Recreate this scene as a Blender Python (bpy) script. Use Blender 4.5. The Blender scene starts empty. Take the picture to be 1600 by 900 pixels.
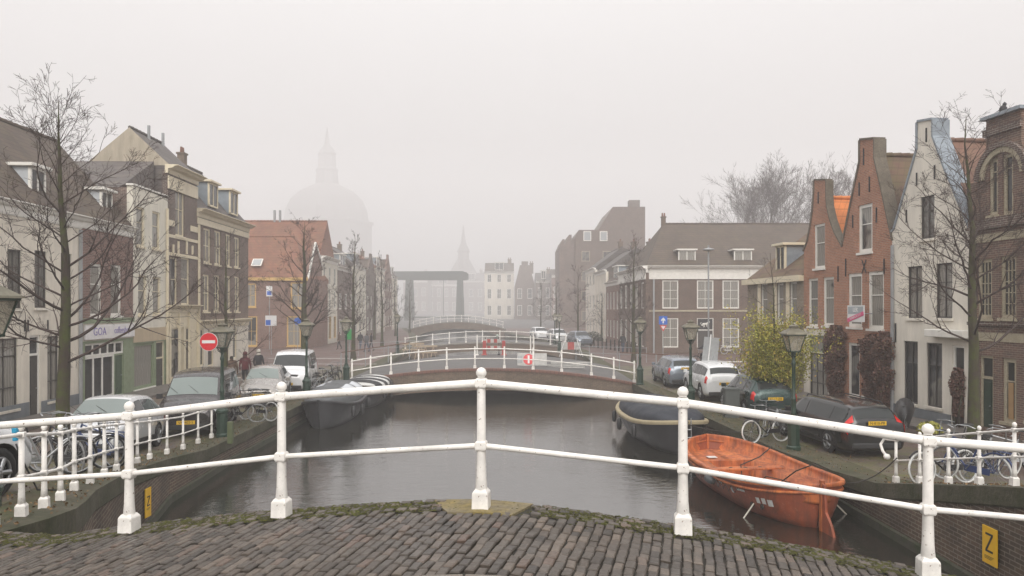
import bpy, bmesh, math, random
from mathutils import Vector, Matrix, Euler
from mathutils.geometry import tessellate_polygon
random.seed(11)
R = math.radians
scn = bpy.context.scene
col = scn.collection
CZ = 3.9            # eye height above the street
FOG = .0028         # extinction per metre of the fog
F = 1150.0          # focal length in photo pixels
# ---------------------------------------------------------------- camera
cam = bpy.data.cameras.new('camera'); camo = bpy.data.objects.new('camera', cam); col.objects.link(camo)
camo.location = (0, 0, CZ); camo.rotation_euler = (R(90), 0, 0)
cam.sensor_width = 36; cam.lens = 36*F/1600; cam.shift_y = 32/1600; cam.clip_end = 3000; cam.clip_start = .05
scn.camera = camo
# ---------------------------------------------------------------- light
SUN_EL, SUN_AZ = 36, 176
w = bpy.data.worlds.new('World'); scn.world = w; w.use_nodes = True
nt = w.node_tree; nt.nodes.clear()
wo = nt.nodes.new('ShaderNodeOutputWorld'); bg = nt.nodes.new('ShaderNodeBackground')
sk = nt.nodes.new('ShaderNodeTexSky'); sk.sky_type = 'NISHITA'; sk.sun_disc = False
sk.sun_elevation = R(SUN_EL); sk.sun_rotation = R(SUN_AZ); sk.dust_density = 3; sk.air_density = 1.0
bwn = nt.nodes.new('ShaderNodeRGBToBW'); cmb = nt.nodes.new('ShaderNodeMix'); cmb.data_type = 'RGBA'
flat = nt.nodes.new('ShaderNodeMix'); flat.data_type = 'RGBA'
nt.links.new(sk.outputs[0], bwn.inputs[0])
cmb.inputs[0].default_value = .96
nt.links.new(sk.outputs[0], cmb.inputs[6]); nt.links.new(bwn.outputs[0], cmb.inputs[7])
flat.inputs[0].default_value = .8; nt.links.new(cmb.outputs[2], flat.inputs[6]); flat.inputs[7].default_value = (6.12, 6.02, 5.98, 1)
tc = nt.nodes.new('ShaderNodeTexCoord'); sp = nt.nodes.new('ShaderNodeSeparateXYZ'); mr = nt.nodes.new('ShaderNodeMapRange')   # overcast sky: brighter overhead
nt.links.new(tc.outputs['Generated'], sp.inputs[0]); nt.links.new(sp.outputs[2], mr.inputs[0])
mr.inputs[1].default_value = .22; mr.inputs[2].default_value = 1; mr.inputs[3].default_value = .56; mr.inputs[4].default_value = 1.85
mu = nt.nodes.new('ShaderNodeMix'); mu.data_type = 'RGBA'; mu.blend_type = 'MULTIPLY'; mu.inputs[0].default_value = 1
nt.links.new(flat.outputs[2], mu.inputs[6]); nt.links.new(mr.outputs[0], mu.inputs[7])
nt.links.new(mu.outputs[2], bg.inputs[0]); bg.inputs[1].default_value = .13
nt.links.new(bg.outputs[0], wo.inputs[0])
sl = bpy.data.lights.new('sun', 'SUN'); sl.energy = 1.5; sl.angle = R(40); sl.color = (1, .95, .88)
slo = bpy.data.objects.new('sun', sl); col.objects.link(slo)
az = R(SUN_AZ); el = R(SUN_EL)
sd = Vector((math.sin(az)*math.cos(el), math.cos(az)*math.cos(el), math.sin(el)))
slo.rotation_euler = sd.to_track_quat('Z', 'Y').to_euler()
vs = scn.view_settings; vs.view_transform = 'Standard'; vs.look = 'None'; vs.exposure = .66; vs.gamma = 1; vs.use_curve_mapping = False
cy = scn.cycles; cy.use_denoising = True; cy.denoiser = 'OPENIMAGEDENOISE'
cy.max_bounces = 8; cy.diffuse_bounces = 3; cy.glossy_bounces = 3; cy.transmission_bounces = 3; cy.transparent_max_bounces = 8
cy.volume_bounces = 8
cy.caustics_reflective = False; cy.caustics_refractive = False
# ---------------------------------------------------------------- helpers
def gx(px, Y): return (px-800)/F*Y
def gz(py, Y): return CZ-(py-482)*Y/F
def lerp(a, b, t): return a+(b-a)*t
def interp(tab, y):
    if y <= tab[0][0]: return tab[0][1]
    for (a, va), (b, vb) in zip(tab, tab[1:]):
        if y <= b: return lerp(va, vb, (y-a)/(b-a))
    return tab[-1][1]

class MB:
    def __init__(s): s.v = []; s.f = []; s.m = []; s.sm = []
    def add(s, vs, fs, mi=0, smooth=False, M=None):
        o = len(s.v)
        for p in vs: s.v.append(tuple(M @ Vector(p)) if M else tuple(p))
        for f in fs: s.f.append(tuple(i+o for i in f)); s.m.append(mi); s.sm.append(smooth)
    def box(s, x0, x1, y0, y1, z0, z1, mi=0, M=None):
        s.add([(x0,y0,z0),(x1,y0,z0),(x1,y1,z0),(x0,y1,z0),(x0,y0,z1),(x1,y0,z1),(x1,y1,z1),(x0,y1,z1)],
              [(0,3,2,1),(4,5,6,7),(0,1,5,4),(1,2,6,5),(2,3,7,6),(3,0,4,7)], mi, False, M)
    def frus(s, c, z0, z1, a0, a1, mi=0, M=None, b0=None, b1=None):   # square frustum half sizes a0->a1
        b0 = a0 if b0 is None else b0; b1 = a1 if b1 is None else b1
        x, y = c
        s.add([(x-a0,y-b0,z0),(x+a0,y-b0,z0),(x+a0,y+b0,z0),(x-a0,y+b0,z0),(x-a1,y-b1,z1),(x+a1,y-b1,z1),(x+a1,y+b1,z1),(x-a1,y+b1,z1)],
              [(0,3,2,1),(4,5,6,7),(0,1,5,4),(1,2,6,5),(2,3,7,6),(3,0,4,7)], mi, False, M)
    def tube(s, p0, p1, r0, r1=None, n=8, mi=0, cap=True, M=None):
        r1 = r0 if r1 is None else r1
        p0 = Vector(p0); p1 = Vector(p1); d = p1-p0
        if d.length < 1e-6: return
        d.normalize(); a = d.orthogonal().normalized(); b = d.cross(a)
        vs = []
        for p, r in ((p0, r0), (p1, r1)):
            for i in range(n):
                t = 2*math.pi*i/n; vs.append(p+a*(math.cos(t)*r)+b*(math.sin(t)*r))
        fs = [(i, (i+1) % n, n+(i+1) % n, n+i) for i in range(n)]
        s.add(vs, fs, mi, True, M)
        if cap:
            s.add(vs[:n], [tuple(range(n-1, -1, -1))], mi, False, M); s.add(vs[n:], [tuple(range(n))], mi, False, M)
    def path(s, pts, r, n=6, mi=0, M=None):
        pts = [Vector(p) for p in pts]; m = len(pts)
        rs = r if isinstance(r, (list, tuple)) else [r]*m
        vs = []; a = None
        for i, p in enumerate(pts):
            d = (pts[min(i+1, m-1)]-pts[max(i-1, 0)]).normalized()
            if a is None: a = d.orthogonal().normalized()
            else: a = (a-d*a.dot(d)).normalized()
            b = d.cross(a)
            for k in range(n):
                t = 2*math.pi*k/n; vs.append(p+a*(math.cos(t)*rs[i])+b*(math.sin(t)*rs[i]))
        fs = []
        for i in range(m-1):
            for k in range(n): fs.append((i*n+k, i*n+(k+1) % n, (i+1)*n+(k+1) % n, (i+1)*n+k))
        fs.append(tuple(range(n-1, -1, -1))); fs.append(tuple(range((m-1)*n, m*n)))
        s.add(vs, fs, mi, True, M)
    def lathe(s, prof, n=12, c=(0,0,0), mi=0, M=None, smooth=True):
        vs = []
        for r, z in prof:
            for i in range(n):
                t = 2*math.pi*i/n; vs.append((c[0]+math.cos(t)*r, c[1]+math.sin(t)*r, c[2]+z))
        fs = [(j*n+i, j*n+(i+1) % n, (j+1)*n+(i+1) % n, (j+1)*n+i) for j in range(len(prof)-1) for i in range(n)]
        fs.append(tuple(range(n-1, -1, -1))); fs.append(tuple((len(prof)-1)*n+i for i in range(n)))
        s.add(vs, fs, mi, smooth, M)
    def torus(s, c, axis, Rr, r, n=24, m=6, mi=0, M=None):
        axis = Vector(axis).normalized(); a = axis.orthogonal().normalized(); b = axis.cross(a); c = Vector(c)
        vs = []
        for i in range(n):
            t = 2*math.pi*i/n; e = a*math.cos(t)+b*math.sin(t)
            for k in range(m):
                q = 2*math.pi*k/m; vs.append(c+e*(Rr+r*math.cos(q))+axis*(r*math.sin(q)))
        fs = [(i*m+k, ((i+1) % n)*m+k, ((i+1) % n)*m+(k+1) % m, i*m+(k+1) % m) for i in range(n) for k in range(m)]
        s.add(vs, fs, mi, True, M)
    def prism(s, poly, y0, y1, mi=0, M=None):      # poly in (x,z), extruded in y
        n = len(poly)
        vs = [(x, y0, z) for x, z in poly]+[(x, y1, z) for x, z in poly]
        tri = tessellate_polygon([[Vector((x, z, 0)) for x, z in poly]])
        fs = [tuple(t) for t in tri]+[tuple(i+n for i in reversed(t)) for t in tri]
        fs += [(i, (i+1) % n, n+(i+1) % n, n+i) for i in range(n)]
        s.add(vs, fs, mi, False, M)
    def build(s, name, mats, parent=None, bevel=0, M=None, fix=True):
        me = bpy.data.meshes.new(name); me.from_pydata(s.v, [], s.f)
        mats = mats if isinstance(mats, (list, tuple)) else [mats]
        for m in mats: me.materials.append(m)
        me.polygons.foreach_set('material_index', s.m); me.polygons.foreach_set('use_smooth', s.sm)
        if fix or bevel:
            bm = bmesh.new(); bm.from_mesh(me)
            if fix:
                bmesh.ops.recalc_face_normals(bm, faces=bm.faces)
            if bevel:
                es = [e for e in bm.edges if len(e.link_faces) == 2 and e.calc_face_angle(0) > .6]
                bmesh.ops.bevel(bm, geom=es, offset=bevel, segments=2, affect='EDGES', profile=.6, clamp_overlap=True)
            bm.to_mesh(me); bm.free()
        me.update()
        o = bpy.data.objects.new(name, me); col.objects.link(o)
        if parent: o.parent = parent
        if M: o.matrix_local = M
        return o

def tag(o, label=None, cat=None, group=None, kind=None):
    if label: o['label'] = label
    if cat: o['category'] = cat
    if group: o['group'] = group
    if kind: o['kind'] = kind
    return o
def empty(name, loc, label, cat, rz=0, group=None):
    o = bpy.data.objects.new(name, None); o.empty_display_size = .2
    col.objects.link(o); o.location = loc; o.rotation_euler = (0, 0, rz); return tag(o, label, cat, group)
def copy_tree(o, parent=None):
    c = o.copy(); col.objects.link(c); c.parent = parent
    for ch in list(o.children): copy_tree(ch, c)
    return c
def relabel(o, label): o['label'] = label; return o
_arr = []
def text_mesh(txt, size, name, mat, parent=None, M=None, ext=.004, bold=0):
    cu = bpy.data.curves.new('t', 'FONT'); cu.body = txt; cu.size = size; cu.extrude = ext; cu.offset = bold
    cu.align_x = 'CENTER'; cu.align_y = 'CENTER'; cu.resolution_u = 3
    ob = bpy.data.objects.new('t', cu); col.objects.link(ob)
    me = bpy.data.meshes.new_from_object(ob.evaluated_get(bpy.context.evaluated_depsgraph_get()))
    bpy.data.objects.remove(ob); bpy.data.curves.remove(cu)
    me.name = name; me.materials.clear(); me.materials.append(mat)
    o = bpy.data.objects.new(name, me); col.objects.link(o)
    if parent: o.parent = parent
    if M: o.matrix_local = M
    return o
UP = Matrix.Rotation(R(90), 4, 'X')     # text lying in xy -> standing, facing -y

# ---------------------------------------------------------------- materials
def mat(name):
    m = bpy.data.materials.new(name); m.use_nodes = True
    n = m.node_tree.nodes; n.clear()
    out = n.new('ShaderNodeOutputMaterial'); p = n.new('ShaderNodeBsdfPrincipled')
    m.node_tree.links.new(p.outputs[0], out.inputs[0]); return m, m.node_tree, p
def N(nt, t, **k):
    n = nt.nodes.new(t)
    for a, b in k.items(): setattr(n, a, b)
    return n
def L(nt, a, b): nt.links.new(a, b)
def noise(nt, vec, scale, detail=4, rough=.6):
    n = N(nt, 'ShaderNodeTexNoise'); n.inputs['Scale'].default_value = scale; n.inputs['Detail'].default_value = detail
    n.inputs['Roughness'].default_value = rough
    if vec: L(nt, vec, n.inputs['Vector'])
    return n
def ramp(nt, fac, stops):
    r = N(nt, 'ShaderNodeValToRGB'); L(nt, fac, r.inputs[0]); e = r.color_ramp.elements
    while len(e) < len(stops): e.new(.5)
    for i, (p, c) in enumerate(stops):
        e[i].position = p; e[i].color = (c, c, c, 1) if isinstance(c, (int, float)) else (*c, 1)
    return r
def mixc(nt, f, a, b, mode='MIX'):
    m = N(nt, 'ShaderNodeMix', data_type='RGBA', blend_type=mode)
    for i, x in ((0, f), (6, a), (7, b)):
        if isinstance(x, (int, float)): m.inputs[i].default_value = x
        elif isinstance(x, tuple): m.inputs[i].default_value = (*x, 1)
        else: L(nt, x, m.inputs[i])
    return m.outputs[2]
def bump(nt, p, h, s=.3, d=.01):
    b = N(nt, 'ShaderNodeBump'); b.inputs['Strength'].default_value = s; b.inputs['Distance'].default_value = d
    L(nt, h, b.inputs['Height']); L(nt, b.outputs[0], p.inputs['Normal'])
def objco(nt): return N(nt, 'ShaderNodeTexCoord').outputs['Object']
def wallvec(nt):
    o = objco(nt); s = N(nt, 'ShaderNodeSeparateXYZ'); L(nt, o, s.inputs[0])
    a = N(nt, 'ShaderNodeMath', operation='ADD'); L(nt, s.outputs[0], a.inputs[0]); L(nt, s.outputs[1], a.inputs[1])
    c = N(nt, 'ShaderNodeCombineXYZ'); L(nt, a.outputs[0], c.inputs[0]); L(nt, s.outputs[2], c.inputs[1]); return c.outputs[0], o, s
_mc = {}
def cached(fn):
    def g(*a, **k):
        key = (fn.__name__, a, tuple(sorted(k.items())))
        if key not in _mc: _mc[key] = fn(*a, **k)
        return _mc[key]
    return g
@cached
def brick(name, c1, c2, mortar=(.32,.29,.26), bw=.21, rh=.065, dirt=.35, rough=.85):
    m, nt, p = mat(name); v, o, s = wallvec(nt)
    b = N(nt, 'ShaderNodeTexBrick'); L(nt, v, b.inputs['Vector']); b.inputs['Scale'].default_value = 1
    b.inputs['Brick Width'].default_value = bw; b.inputs['Row Height'].default_value = rh; b.inputs['Mortar Size'].default_value = .009
    b.inputs['Mortar Smooth'].default_value = .2; b.inputs['Bias'].default_value = 0
    b.inputs['Color1'].default_value = (*c1, 1); b.inputs['Color2'].default_value = (*c2, 1); b.inputs['Mortar'].default_value = (*mortar, 1)
    n1 = noise(nt, o, .9, 6, .65); n2 = noise(nt, o, 9, 3)
    k = ramp(nt, n1.outputs[0], [(.3, 1-dirt), (.7, 1.08)])
    k2 = ramp(nt, n2.outputs[0], [(.3, .8), (.7, 1.12)])
    c = mixc(nt, 1.0, b.outputs[0], k.outputs[0], 'MULTIPLY'); c = mixc(nt, 1.0, c, k2.outputs[0], 'MULTIPLY')
    L(nt, c, p.inputs['Base Color']); p.inputs['Roughness'].default_value = rough
    bump(nt, p, b.outputs['Fac'], -.6, .012); return m
@cached
def plaster(name, c, dirt=.2, rough=.8, sc=1.1):
    m, nt, p = mat(name); v, o, s = wallvec(nt)
    st = N(nt, 'ShaderNodeMapping'); st.inputs['Scale'].default_value = (1.3, 1.3, .22); L(nt, o, st.inputs[0])
    n1 = noise(nt, st.outputs[0], 2.2*sc, 6, .7); n2 = noise(nt, o, .6, 5); n3 = noise(nt, o, 30, 3)
    k = ramp(nt, n1.outputs[0], [(.35, 1-dirt), (.62, 1.0)]); k2 = ramp(nt, n2.outputs[0], [(.3, 1-dirt*.8), (.65, 1.0)])
    cc = mixc(nt, 1.0, c, k.outputs[0], 'MULTIPLY'); cc = mixc(nt, 1.0, cc, k2.outputs[0], 'MULTIPLY')
    zr = N(nt, 'ShaderNodeMapRange'); L(nt, s.outputs[2], zr.inputs[0]); zr.inputs[1].default_value = .0; zr.inputs[2].default_value = .9
    zr.inputs[3].default_value = .7; zr.inputs[4].default_value = 1
    cc = mixc(nt, 1.0, cc, zr.outputs[0], 'MULTIPLY')      # splash dirt at the foot of the wall
    L(nt, cc, p.inputs['Base Color']); p.inputs['Roughness'].default_value = rough
    bump(nt, p, n3.outputs[0], .15, .004); return m
@cached
def tiles(name, c1, c2, bw=.24, rh=.2, moss=.0, rough=.75):
    m, nt, p = mat(name); v, o, s = wallvec(nt)
    b = N(nt, 'ShaderNodeTexBrick'); L(nt, v, b.inputs['Vector']); b.inputs['Scale'].default_value = 1; b.offset = 0
    b.inputs['Brick Width'].default_value = bw; b.inputs['Row Height'].default_value = rh; b.inputs['Mortar Size'].default_value = .016
    b.inputs['Mortar Smooth'].default_value = .6
    b.inputs['Color1'].default_value = (*c1, 1); b.inputs['Color2'].default_value = (*c2, 1)
    b.inputs['Mortar'].default_value = (*[x*.72 for x in c1], 1)
    n1 = noise(nt, o, .8, 6, .7); k = ramp(nt, n1.outputs[0], [(.3, .65), (.7, 1.15)])
    c = mixc(nt, 1.0, b.outputs[0], k.outputs[0], 'MULTIPLY')
    if moss:
        n2 = noise(nt, o, 1.6, 7, .75); f = ramp(nt, n2.outputs[0], [(.5-.12*moss, 0), (.66, moss)])
        c = mixc(nt, f.outputs[0], c, (.10,.10,.03))
    L(nt, c, p.inputs['Base Color']); p.inputs['Roughness'].default_value = rough
    # scalloped courses
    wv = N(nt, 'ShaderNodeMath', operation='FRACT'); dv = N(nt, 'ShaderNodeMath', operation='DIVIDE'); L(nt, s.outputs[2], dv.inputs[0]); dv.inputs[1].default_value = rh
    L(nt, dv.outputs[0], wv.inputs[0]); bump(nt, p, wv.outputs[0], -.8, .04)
    c2_ = mixc(nt, ramp(nt, wv.outputs[0], [(.0, .55), (.10, .25), (.16, 0)]).outputs[0], c, tuple(x*.35 for x in c1)); L(nt, c2_, p.inputs['Base Color']); return m  # dark line per course: shadow under the tile lap painted into the colour
@cached
def paint(name, c, rough=.5, metal=0., var=.12, sc=4., coat=0.):
    m, nt, p = mat(name); o = objco(nt); n1 = noise(nt, o, sc, 5, .65)
    k = ramp(nt, n1.outputs[0], [(.3, 1-var), (.7, 1.0+var*.3)])
    L(nt, mixc(nt, 1.0, c, k.outputs[0], 'MULTIPLY'), p.inputs['Base Color'])
    rr = ramp(nt, n1.outputs[0], [(.3, min(1, rough*1.25)), (.7, rough*.85)]); L(nt, rr.outputs[0], p.inputs['Roughness'])
    p.inputs['Metallic'].default_value = metal; p.inputs['Coat Weight'].default_value = coat; p.inputs['Coat Roughness'].default_value = .08
    return m
@cached
def railpaint(name):
    m, nt, p = mat(name); o = objco(nt); n1 = noise(nt, o, 3.5, 6, .7); n2 = noise(nt, o, 38, 3, .6)
    base = mixc(nt, 1.0, (.86,.83,.785), ramp(nt, n1.outputs[0], [(.3, .68), (.62, 1.0)]).outputs[0], 'MULTIPLY')
    chip = ramp(nt, n2.outputs[0], [(.66, 0), (.70, .85)])
    L(nt, mixc(nt, chip.outputs[0], base, (.16,.09,.05)), p.inputs['Base Color']); p.inputs['Roughness'].default_value = .42
    bump(nt, p, n2.outputs[0], .25, .004); return m
@cached
def paneglass(name, dark=(.025,.026,.028), curtain=(.22,.21,.19), amount=.5):
    m, nt, p = mat(name); o = objco(nt); oi = N(nt, 'ShaderNodeObjectInfo')
    s = N(nt, 'ShaderNodeSeparateXYZ'); L(nt, o, s.inputs[0])
    wv = N(nt, 'ShaderNodeTexWave'); wv.inputs['Scale'].default_value = 2.2; wv.inputs['Distortion'].default_value = 7; L(nt, o, wv.inputs['Vector'])
    folds = mixc(nt, 1.0, curtain, ramp(nt, wv.outputs[1], [(0, .68), (1, 1)]).outputs[0], 'MULTIPLY')
    n1 = noise(nt, o, .7, 2); ad = N(nt, 'ShaderNodeMath', operation='ADD'); L(nt, oi.outputs['Random'], ad.inputs[0]); L(nt, n1.outputs[0], ad.inputs[1])
    f = ramp(nt, ad.outputs[0], [(1.0-amount*.5, 0), (1.05-amount*.5, .75)])
    L(nt, mixc(nt, f.outputs[0], dark, folds), p.inputs['Base Color']); p.inputs['Roughness'].default_value = .07
    p.inputs['IOR'].default_value = 1.5
    nb = noise(nt, o, 1.1, 2); bump(nt, p, nb.outputs[0], .25, .02); return m
@cached
def street(name, c1, c2, bw=.2, rh=.1, rot=0., wet=.35, moss=0.):
    m, nt, p = mat(name); o = objco(nt); mp = N(nt, 'ShaderNodeMapping'); mp.inputs['Rotation'].default_value = (0, 0, rot); L(nt, o, mp.inputs[0])
    b = N(nt, 'ShaderNodeTexBrick'); L(nt, mp.outputs[0], b.inputs['Vector']); b.inputs['Scale'].default_value = 1
    b.inputs['Brick Width'].default_value = bw; b.inputs['Row Height'].default_value = rh; b.inputs['Mortar Size'].default_value = .008
    b.inputs['Color1'].default_value = (*c1, 1); b.inputs['Color2'].default_value = (*c2, 1); b.inputs['Mortar'].default_value = (.05,.045,.04, 1)
    n1 = noise(nt, o, .35, 7, .7); k = ramp(nt, n1.outputs[0], [(.3, .65), (.7, 1.15)])
    c = mixc(nt, 1.0, b.outputs[0], k.outputs[0], 'MULTIPLY')
    if moss:
        n2 = noise(nt, o, 1.5, 8, .75); f = ramp(nt, n2.outputs[0], [(.55-.2*moss, 0), (.7-.1*moss, .9)])
        n4 = noise(nt, o, 14, 4); mc = mixc(nt, n4.outputs[0], (.05,.055,.012), (.16,.17,.04))
        c = mixc(nt, f.outputs[0], c, mc)
    L(nt, c, p.inputs['Base Color'])
    rr = ramp(nt, n1.outputs[0], [(.35, wet), (.65, .75)]); L(nt, rr.outputs[0], p.inputs['Roughness'])
    bump(nt, p, b.outputs['Fac'], -.5, .01); return m
@cached
def ground(name, c1, c2, sc=3, rough=.9, b=.3, wet=None):
    m, nt, p = mat(name); o = objco(nt); n1 = noise(nt, o, sc, 9, .7); n2 = noise(nt, o, sc*9, 5, .7)
    c = mixc(nt, ramp(nt, n1.outputs[0], [(.35, 0), (.62, 1)]).outputs[0], c1, c2)
    c = mixc(nt, 1.0, c, ramp(nt, n2.outputs[0], [(.3, .6), (.7, 1.25)]).outputs[0], 'MULTIPLY')
    L(nt, c, p.inputs['Base Color']); p.inputs['Roughness'].default_value = rough
    bump(nt, p, n2.outputs[0], b, .02); return m
@cached
def glassy(name, c, rough=.06): 
    m, nt, p = mat(name); p.inputs['Base Color'].default_value = (*c, 1); p.inputs['Roughness'].default_value = rough
    o = objco(nt); n = noise(nt, o, 2.5, 3); bump(nt, p, n.outputs[0], .06, .01); return m
@cached
def lampglass(name):
    m = bpy.data.materials.new(name); m.use_nodes = True; nt = m.node_tree; nt.nodes.clear()
    out = N(nt, 'ShaderNodeOutputMaterial'); tr = N(nt, 'ShaderNodeBsdfTransparent'); gl = N(nt, 'ShaderNodeBsdfGlossy'); di = N(nt, 'ShaderNodeBsdfDiffuse')
    tr.inputs[0].default_value = (.78,.76,.7,1); gl.inputs['Roughness'].default_value = .1; di.inputs[0].default_value = (.5,.47,.4,1)
    a = N(nt, 'ShaderNodeMixShader'); b = N(nt, 'ShaderNodeMixShader'); a.inputs[0].default_value = .12; b.inputs[0].default_value = .35
    L(nt, tr.outputs[0], a.inputs[1]); L(nt, gl.outputs[0], a.inputs[2]); L(nt, a.outputs[0], b.inputs[1]); L(nt, di.outputs[0], b.inputs[2]); L(nt, b.outputs[0], out.inputs[0]); return m
M_rail = railpaint('white_rail_paint')
M_white = paint('white_paint', (.78,.76,.71), .45, 0, .12)
M_cream = paint('cream_paint', (.70,.62,.46), .5, 0, .12)
M_ochre = paint('ochre_paint', (.58,.38,.13), .5, 0, .12)
M_greenp = paint('sage_green_paint', (.22,.27,.17), .5, 0, .15)
M_dgreen = paint('dark_green_paint', (.02,.045,.03), .35, 0, .25)
M_black = paint('black_metal', (.018,.018,.02), .4, 0, .2)
M_dark = paint('dark_frame_paint', (.05,.045,.04), .5)
M_grey = paint('grey_paint', (.3,.31,.32), .5)
M_lead = paint('lead_sheet', (.26,.30,.34), .5, .2, .2)
M_steel = paint('steel', (.45,.46,.47), .35, .8, .15)
M_rubber = paint('rubber', (.018,.018,.018), .75)
M_pane = paneglass('window_pane'); M_pane2 = paneglass('curtained_pane', amount=.95, curtain=(.36,.34,.30)); M_paned = paneglass('dark_pane', amount=.0)
M_stone = ground('sandstone_trim', (.36,.31,.22), (.46,.41,.30), 4)
# ---------------------------------------------------------------- levels and canal edges
DL = [(6,2.05),(8,2.28),(9.6,2.54),(11.7,2.8),(14,3.12),(17.6,3.6),(20,3.85),(22,3.9)]
DR = [(5,2.05),(8,2.2),(10,2.5),(11.7,2.85),(13.5,3.25),(15.5,3.7),(17,3.88),(18,3.9)]
def zl(Y): return CZ-interp(DL, Y)
def zr(Y): return CZ-interp(DR, Y)
EL = [(-6,-4.6),(6.85,-4.95),(7.9,-5.0),(8.8,-5.25),(9.7,-5.65),(10.8,-6.15),(11.8,-6.5),(14,-7.3),(17.6,-8.2),(22,-8.43),(38,-8.65),(50,-8.9),(70,-9.6),(95,-12.2),(120,-16),(146,-21)]
ER = [(-6,7.6),(4.9,7.62),(8,7.7),(11,7.75),(15.5,7.72),(18.4,7.68),(20,7.35),(38,6.25),(50,5.9),(70,6.0),(95,2.6),(120,-1.3),(146,-6.5)]
def xl(Y): return interp(EL, Y)
def xr(Y): return interp(ER, Y)
WZ = CZ-4.65
def xfl(Y): return -16.2-.03*Y           # left facade line
def xfr(Y): return 16.7-.104*Y           # right facade line (near row)
# ---------------------------------------------------------------- water and ground
def water_mat():
    m, nt, p = mat('canal_water'); o = objco(nt)
    p.inputs['Base Color'].default_value = (.018,.017,.013, 1); p.inputs['Roughness'].default_value = .02; p.inputs['IOR'].default_value = 4.2
    mp = N(nt, 'ShaderNodeMapping'); mp.inputs['Scale'].default_value = (1, 1.9, 1); L(nt, o, mp.inputs[0])
    n1 = noise(nt, mp.outputs[0], 1.9, 3, .55); n2 = noise(nt, mp.outputs[0], 7, 3, .55); n0 = noise(nt, o, .22, 2)
    a = N(nt, 'ShaderNodeMath', operation='MULTIPLY_ADD'); L(nt, n2.outputs[0], a.inputs[0]); a.inputs[1].default_value = .5; L(nt, n1.outputs[0], a.inputs[2])
    k = ramp(nt, n0.outputs[0], [(.35, .35), (.65, 1)])
    mm = N(nt, 'ShaderNodeMath', operation='MULTIPLY'); L(nt, a.outputs[0], mm.inputs[0]); L(nt, k.outputs[0], mm.inputs[1])
    bump(nt, p, mm.outputs[0], .26, .05); return m
M_water = water_mat()
b = MB(); b.add([(-12,2,WZ),(10,2,WZ),(8,150,WZ),(-14,150,WZ)], [(0,1,2,3)])
tag(b.build('canal_water', M_water), kind='structure')
M_street = street('street_clinker', (.135,.085,.07), (.10,.07,.06), rot=.3, wet=.45, moss=.25)
M_street2 = street('parking_clinker', (.14,.10,.085), (.10,.078,.068), rot=1.57, wet=.45, moss=.55)
M_verge = ground('mossy_verge', (.04,.05,.010), (.085,.07,.04), 1.4, .95, .6)
M_far = street('cross_street_clinker', (.15,.085,.068), (.115,.07,.06), rot=.1, wet=.5)
M_asph = ground('asphalt', (.075,.07,.068), (.10,.095,.09), 1.2, .6, .2)
M_coping = ground('mossy_coping', (.028,.034,.008), (.085,.075,.05), 1.3, .9, .8)
M_kerb = ground('kerb_stone', (.20,.185,.165), (.26,.24,.21), 3, .8, .3)
def strip(name, Ys, fa, fb, zf, m, dz=0, nx=1):
    b = MB(); vs = []
    for Y in Ys:
        for i in range(nx+1): vs.append((lerp(fa(Y), fb(Y), i/nx), Y, zf(Y)+dz))
    n = nx+1
    fs = [(j*n+i, j*n+i+1, (j+1)*n+i+1, (j+1)*n+i) for j in range(len(Ys)-1) for i in range(nx)]
    b.add(vs, fs); o = b.build(name, m); return tag(o, kind='structure')
Yn = [-6,0,4,5,6,6.85,7.4,8,8.8,9.6,10.4,11.2,12,13,14,15,16,17,18,19,20,21,22,24,28,33,38,44,50]
Yf = [50,60,70,82,95,108,120,133,146]
strip('quay_verge', Yn+Yf[1:], xl, lambda Y: xl(Y)-1.0, zl, M_verge)
strip('quay_street', Yn, lambda Y: xl(Y)-1.0, lambda Y: xl(Y)-3.4, zl, M_street2)
strip('street', Yn, lambda Y: xl(Y)-3.4, lambda Y: -120, zl, M_street)
strip('street', Yf, lambda Y: xl(Y)-1.0, lambda Y: -160, zl, M_far)
strip('quay_verge', Yn+Yf[1:], xr, lambda Y: xr(Y)+1.0, zr, M_verge)
strip('quay_street', Yn, lambda Y: xr(Y)+1.0, lambda Y: xr(Y)+3.6, zr, M_street2)
strip('street', Yn, lambda Y: xr(Y)+3.6, lambda Y: 120, zr, M_street)
strip('street', Yf, lambda Y: xr(Y)+1.0, lambda Y: 160, zr, M_far)
b = MB(); b.add([(-450,146,0),(450,146,0),(450,740,0),(-450,740,0)], [(0,1,2,3)]); tag(b.build('ground', M_asph), kind='structure')
b = MB(); b.add([(-450,-70,-3),(450,-70,-3),(450,740,-3),(-450,740,-3)], [(0,1,2,3)]); tag(b.build('canal_bed', M_asph), kind='structure')
# pavements in front of the facades, with kerbs
for nm, f0, f1, Ys in (('pavement', lambda Y: xfl(Y)+1.5, lambda Y: xfl(Y), (14,20,26,34,42,49)), ('pavement', lambda Y: xfr(Y)-1.3, xfr, (16,18,22,27,33,40))):
    b = MB(); vs = []
    zz = zl if f0(20) < 0 else zr
    for Y in Ys:
        vs += [(f0(Y), Y, zz(Y)-.1), (f0(Y), Y, zz(Y)+.11), (f1(Y), Y, zz(Y)+.13)]
    b.add(vs, [f for j in range(len(Ys)-1) for f in ((3*j,3*j+3,3*j+4,3*j+1),(3*j+1,3*j+4,3*j+5,3*j+2))])
    tag(b.build(nm, street('pavement_tiles', (.17,.15,.135), (.14,.125,.115), bw=.3, rh=.3, wet=.4)), kind='structure')
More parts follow.
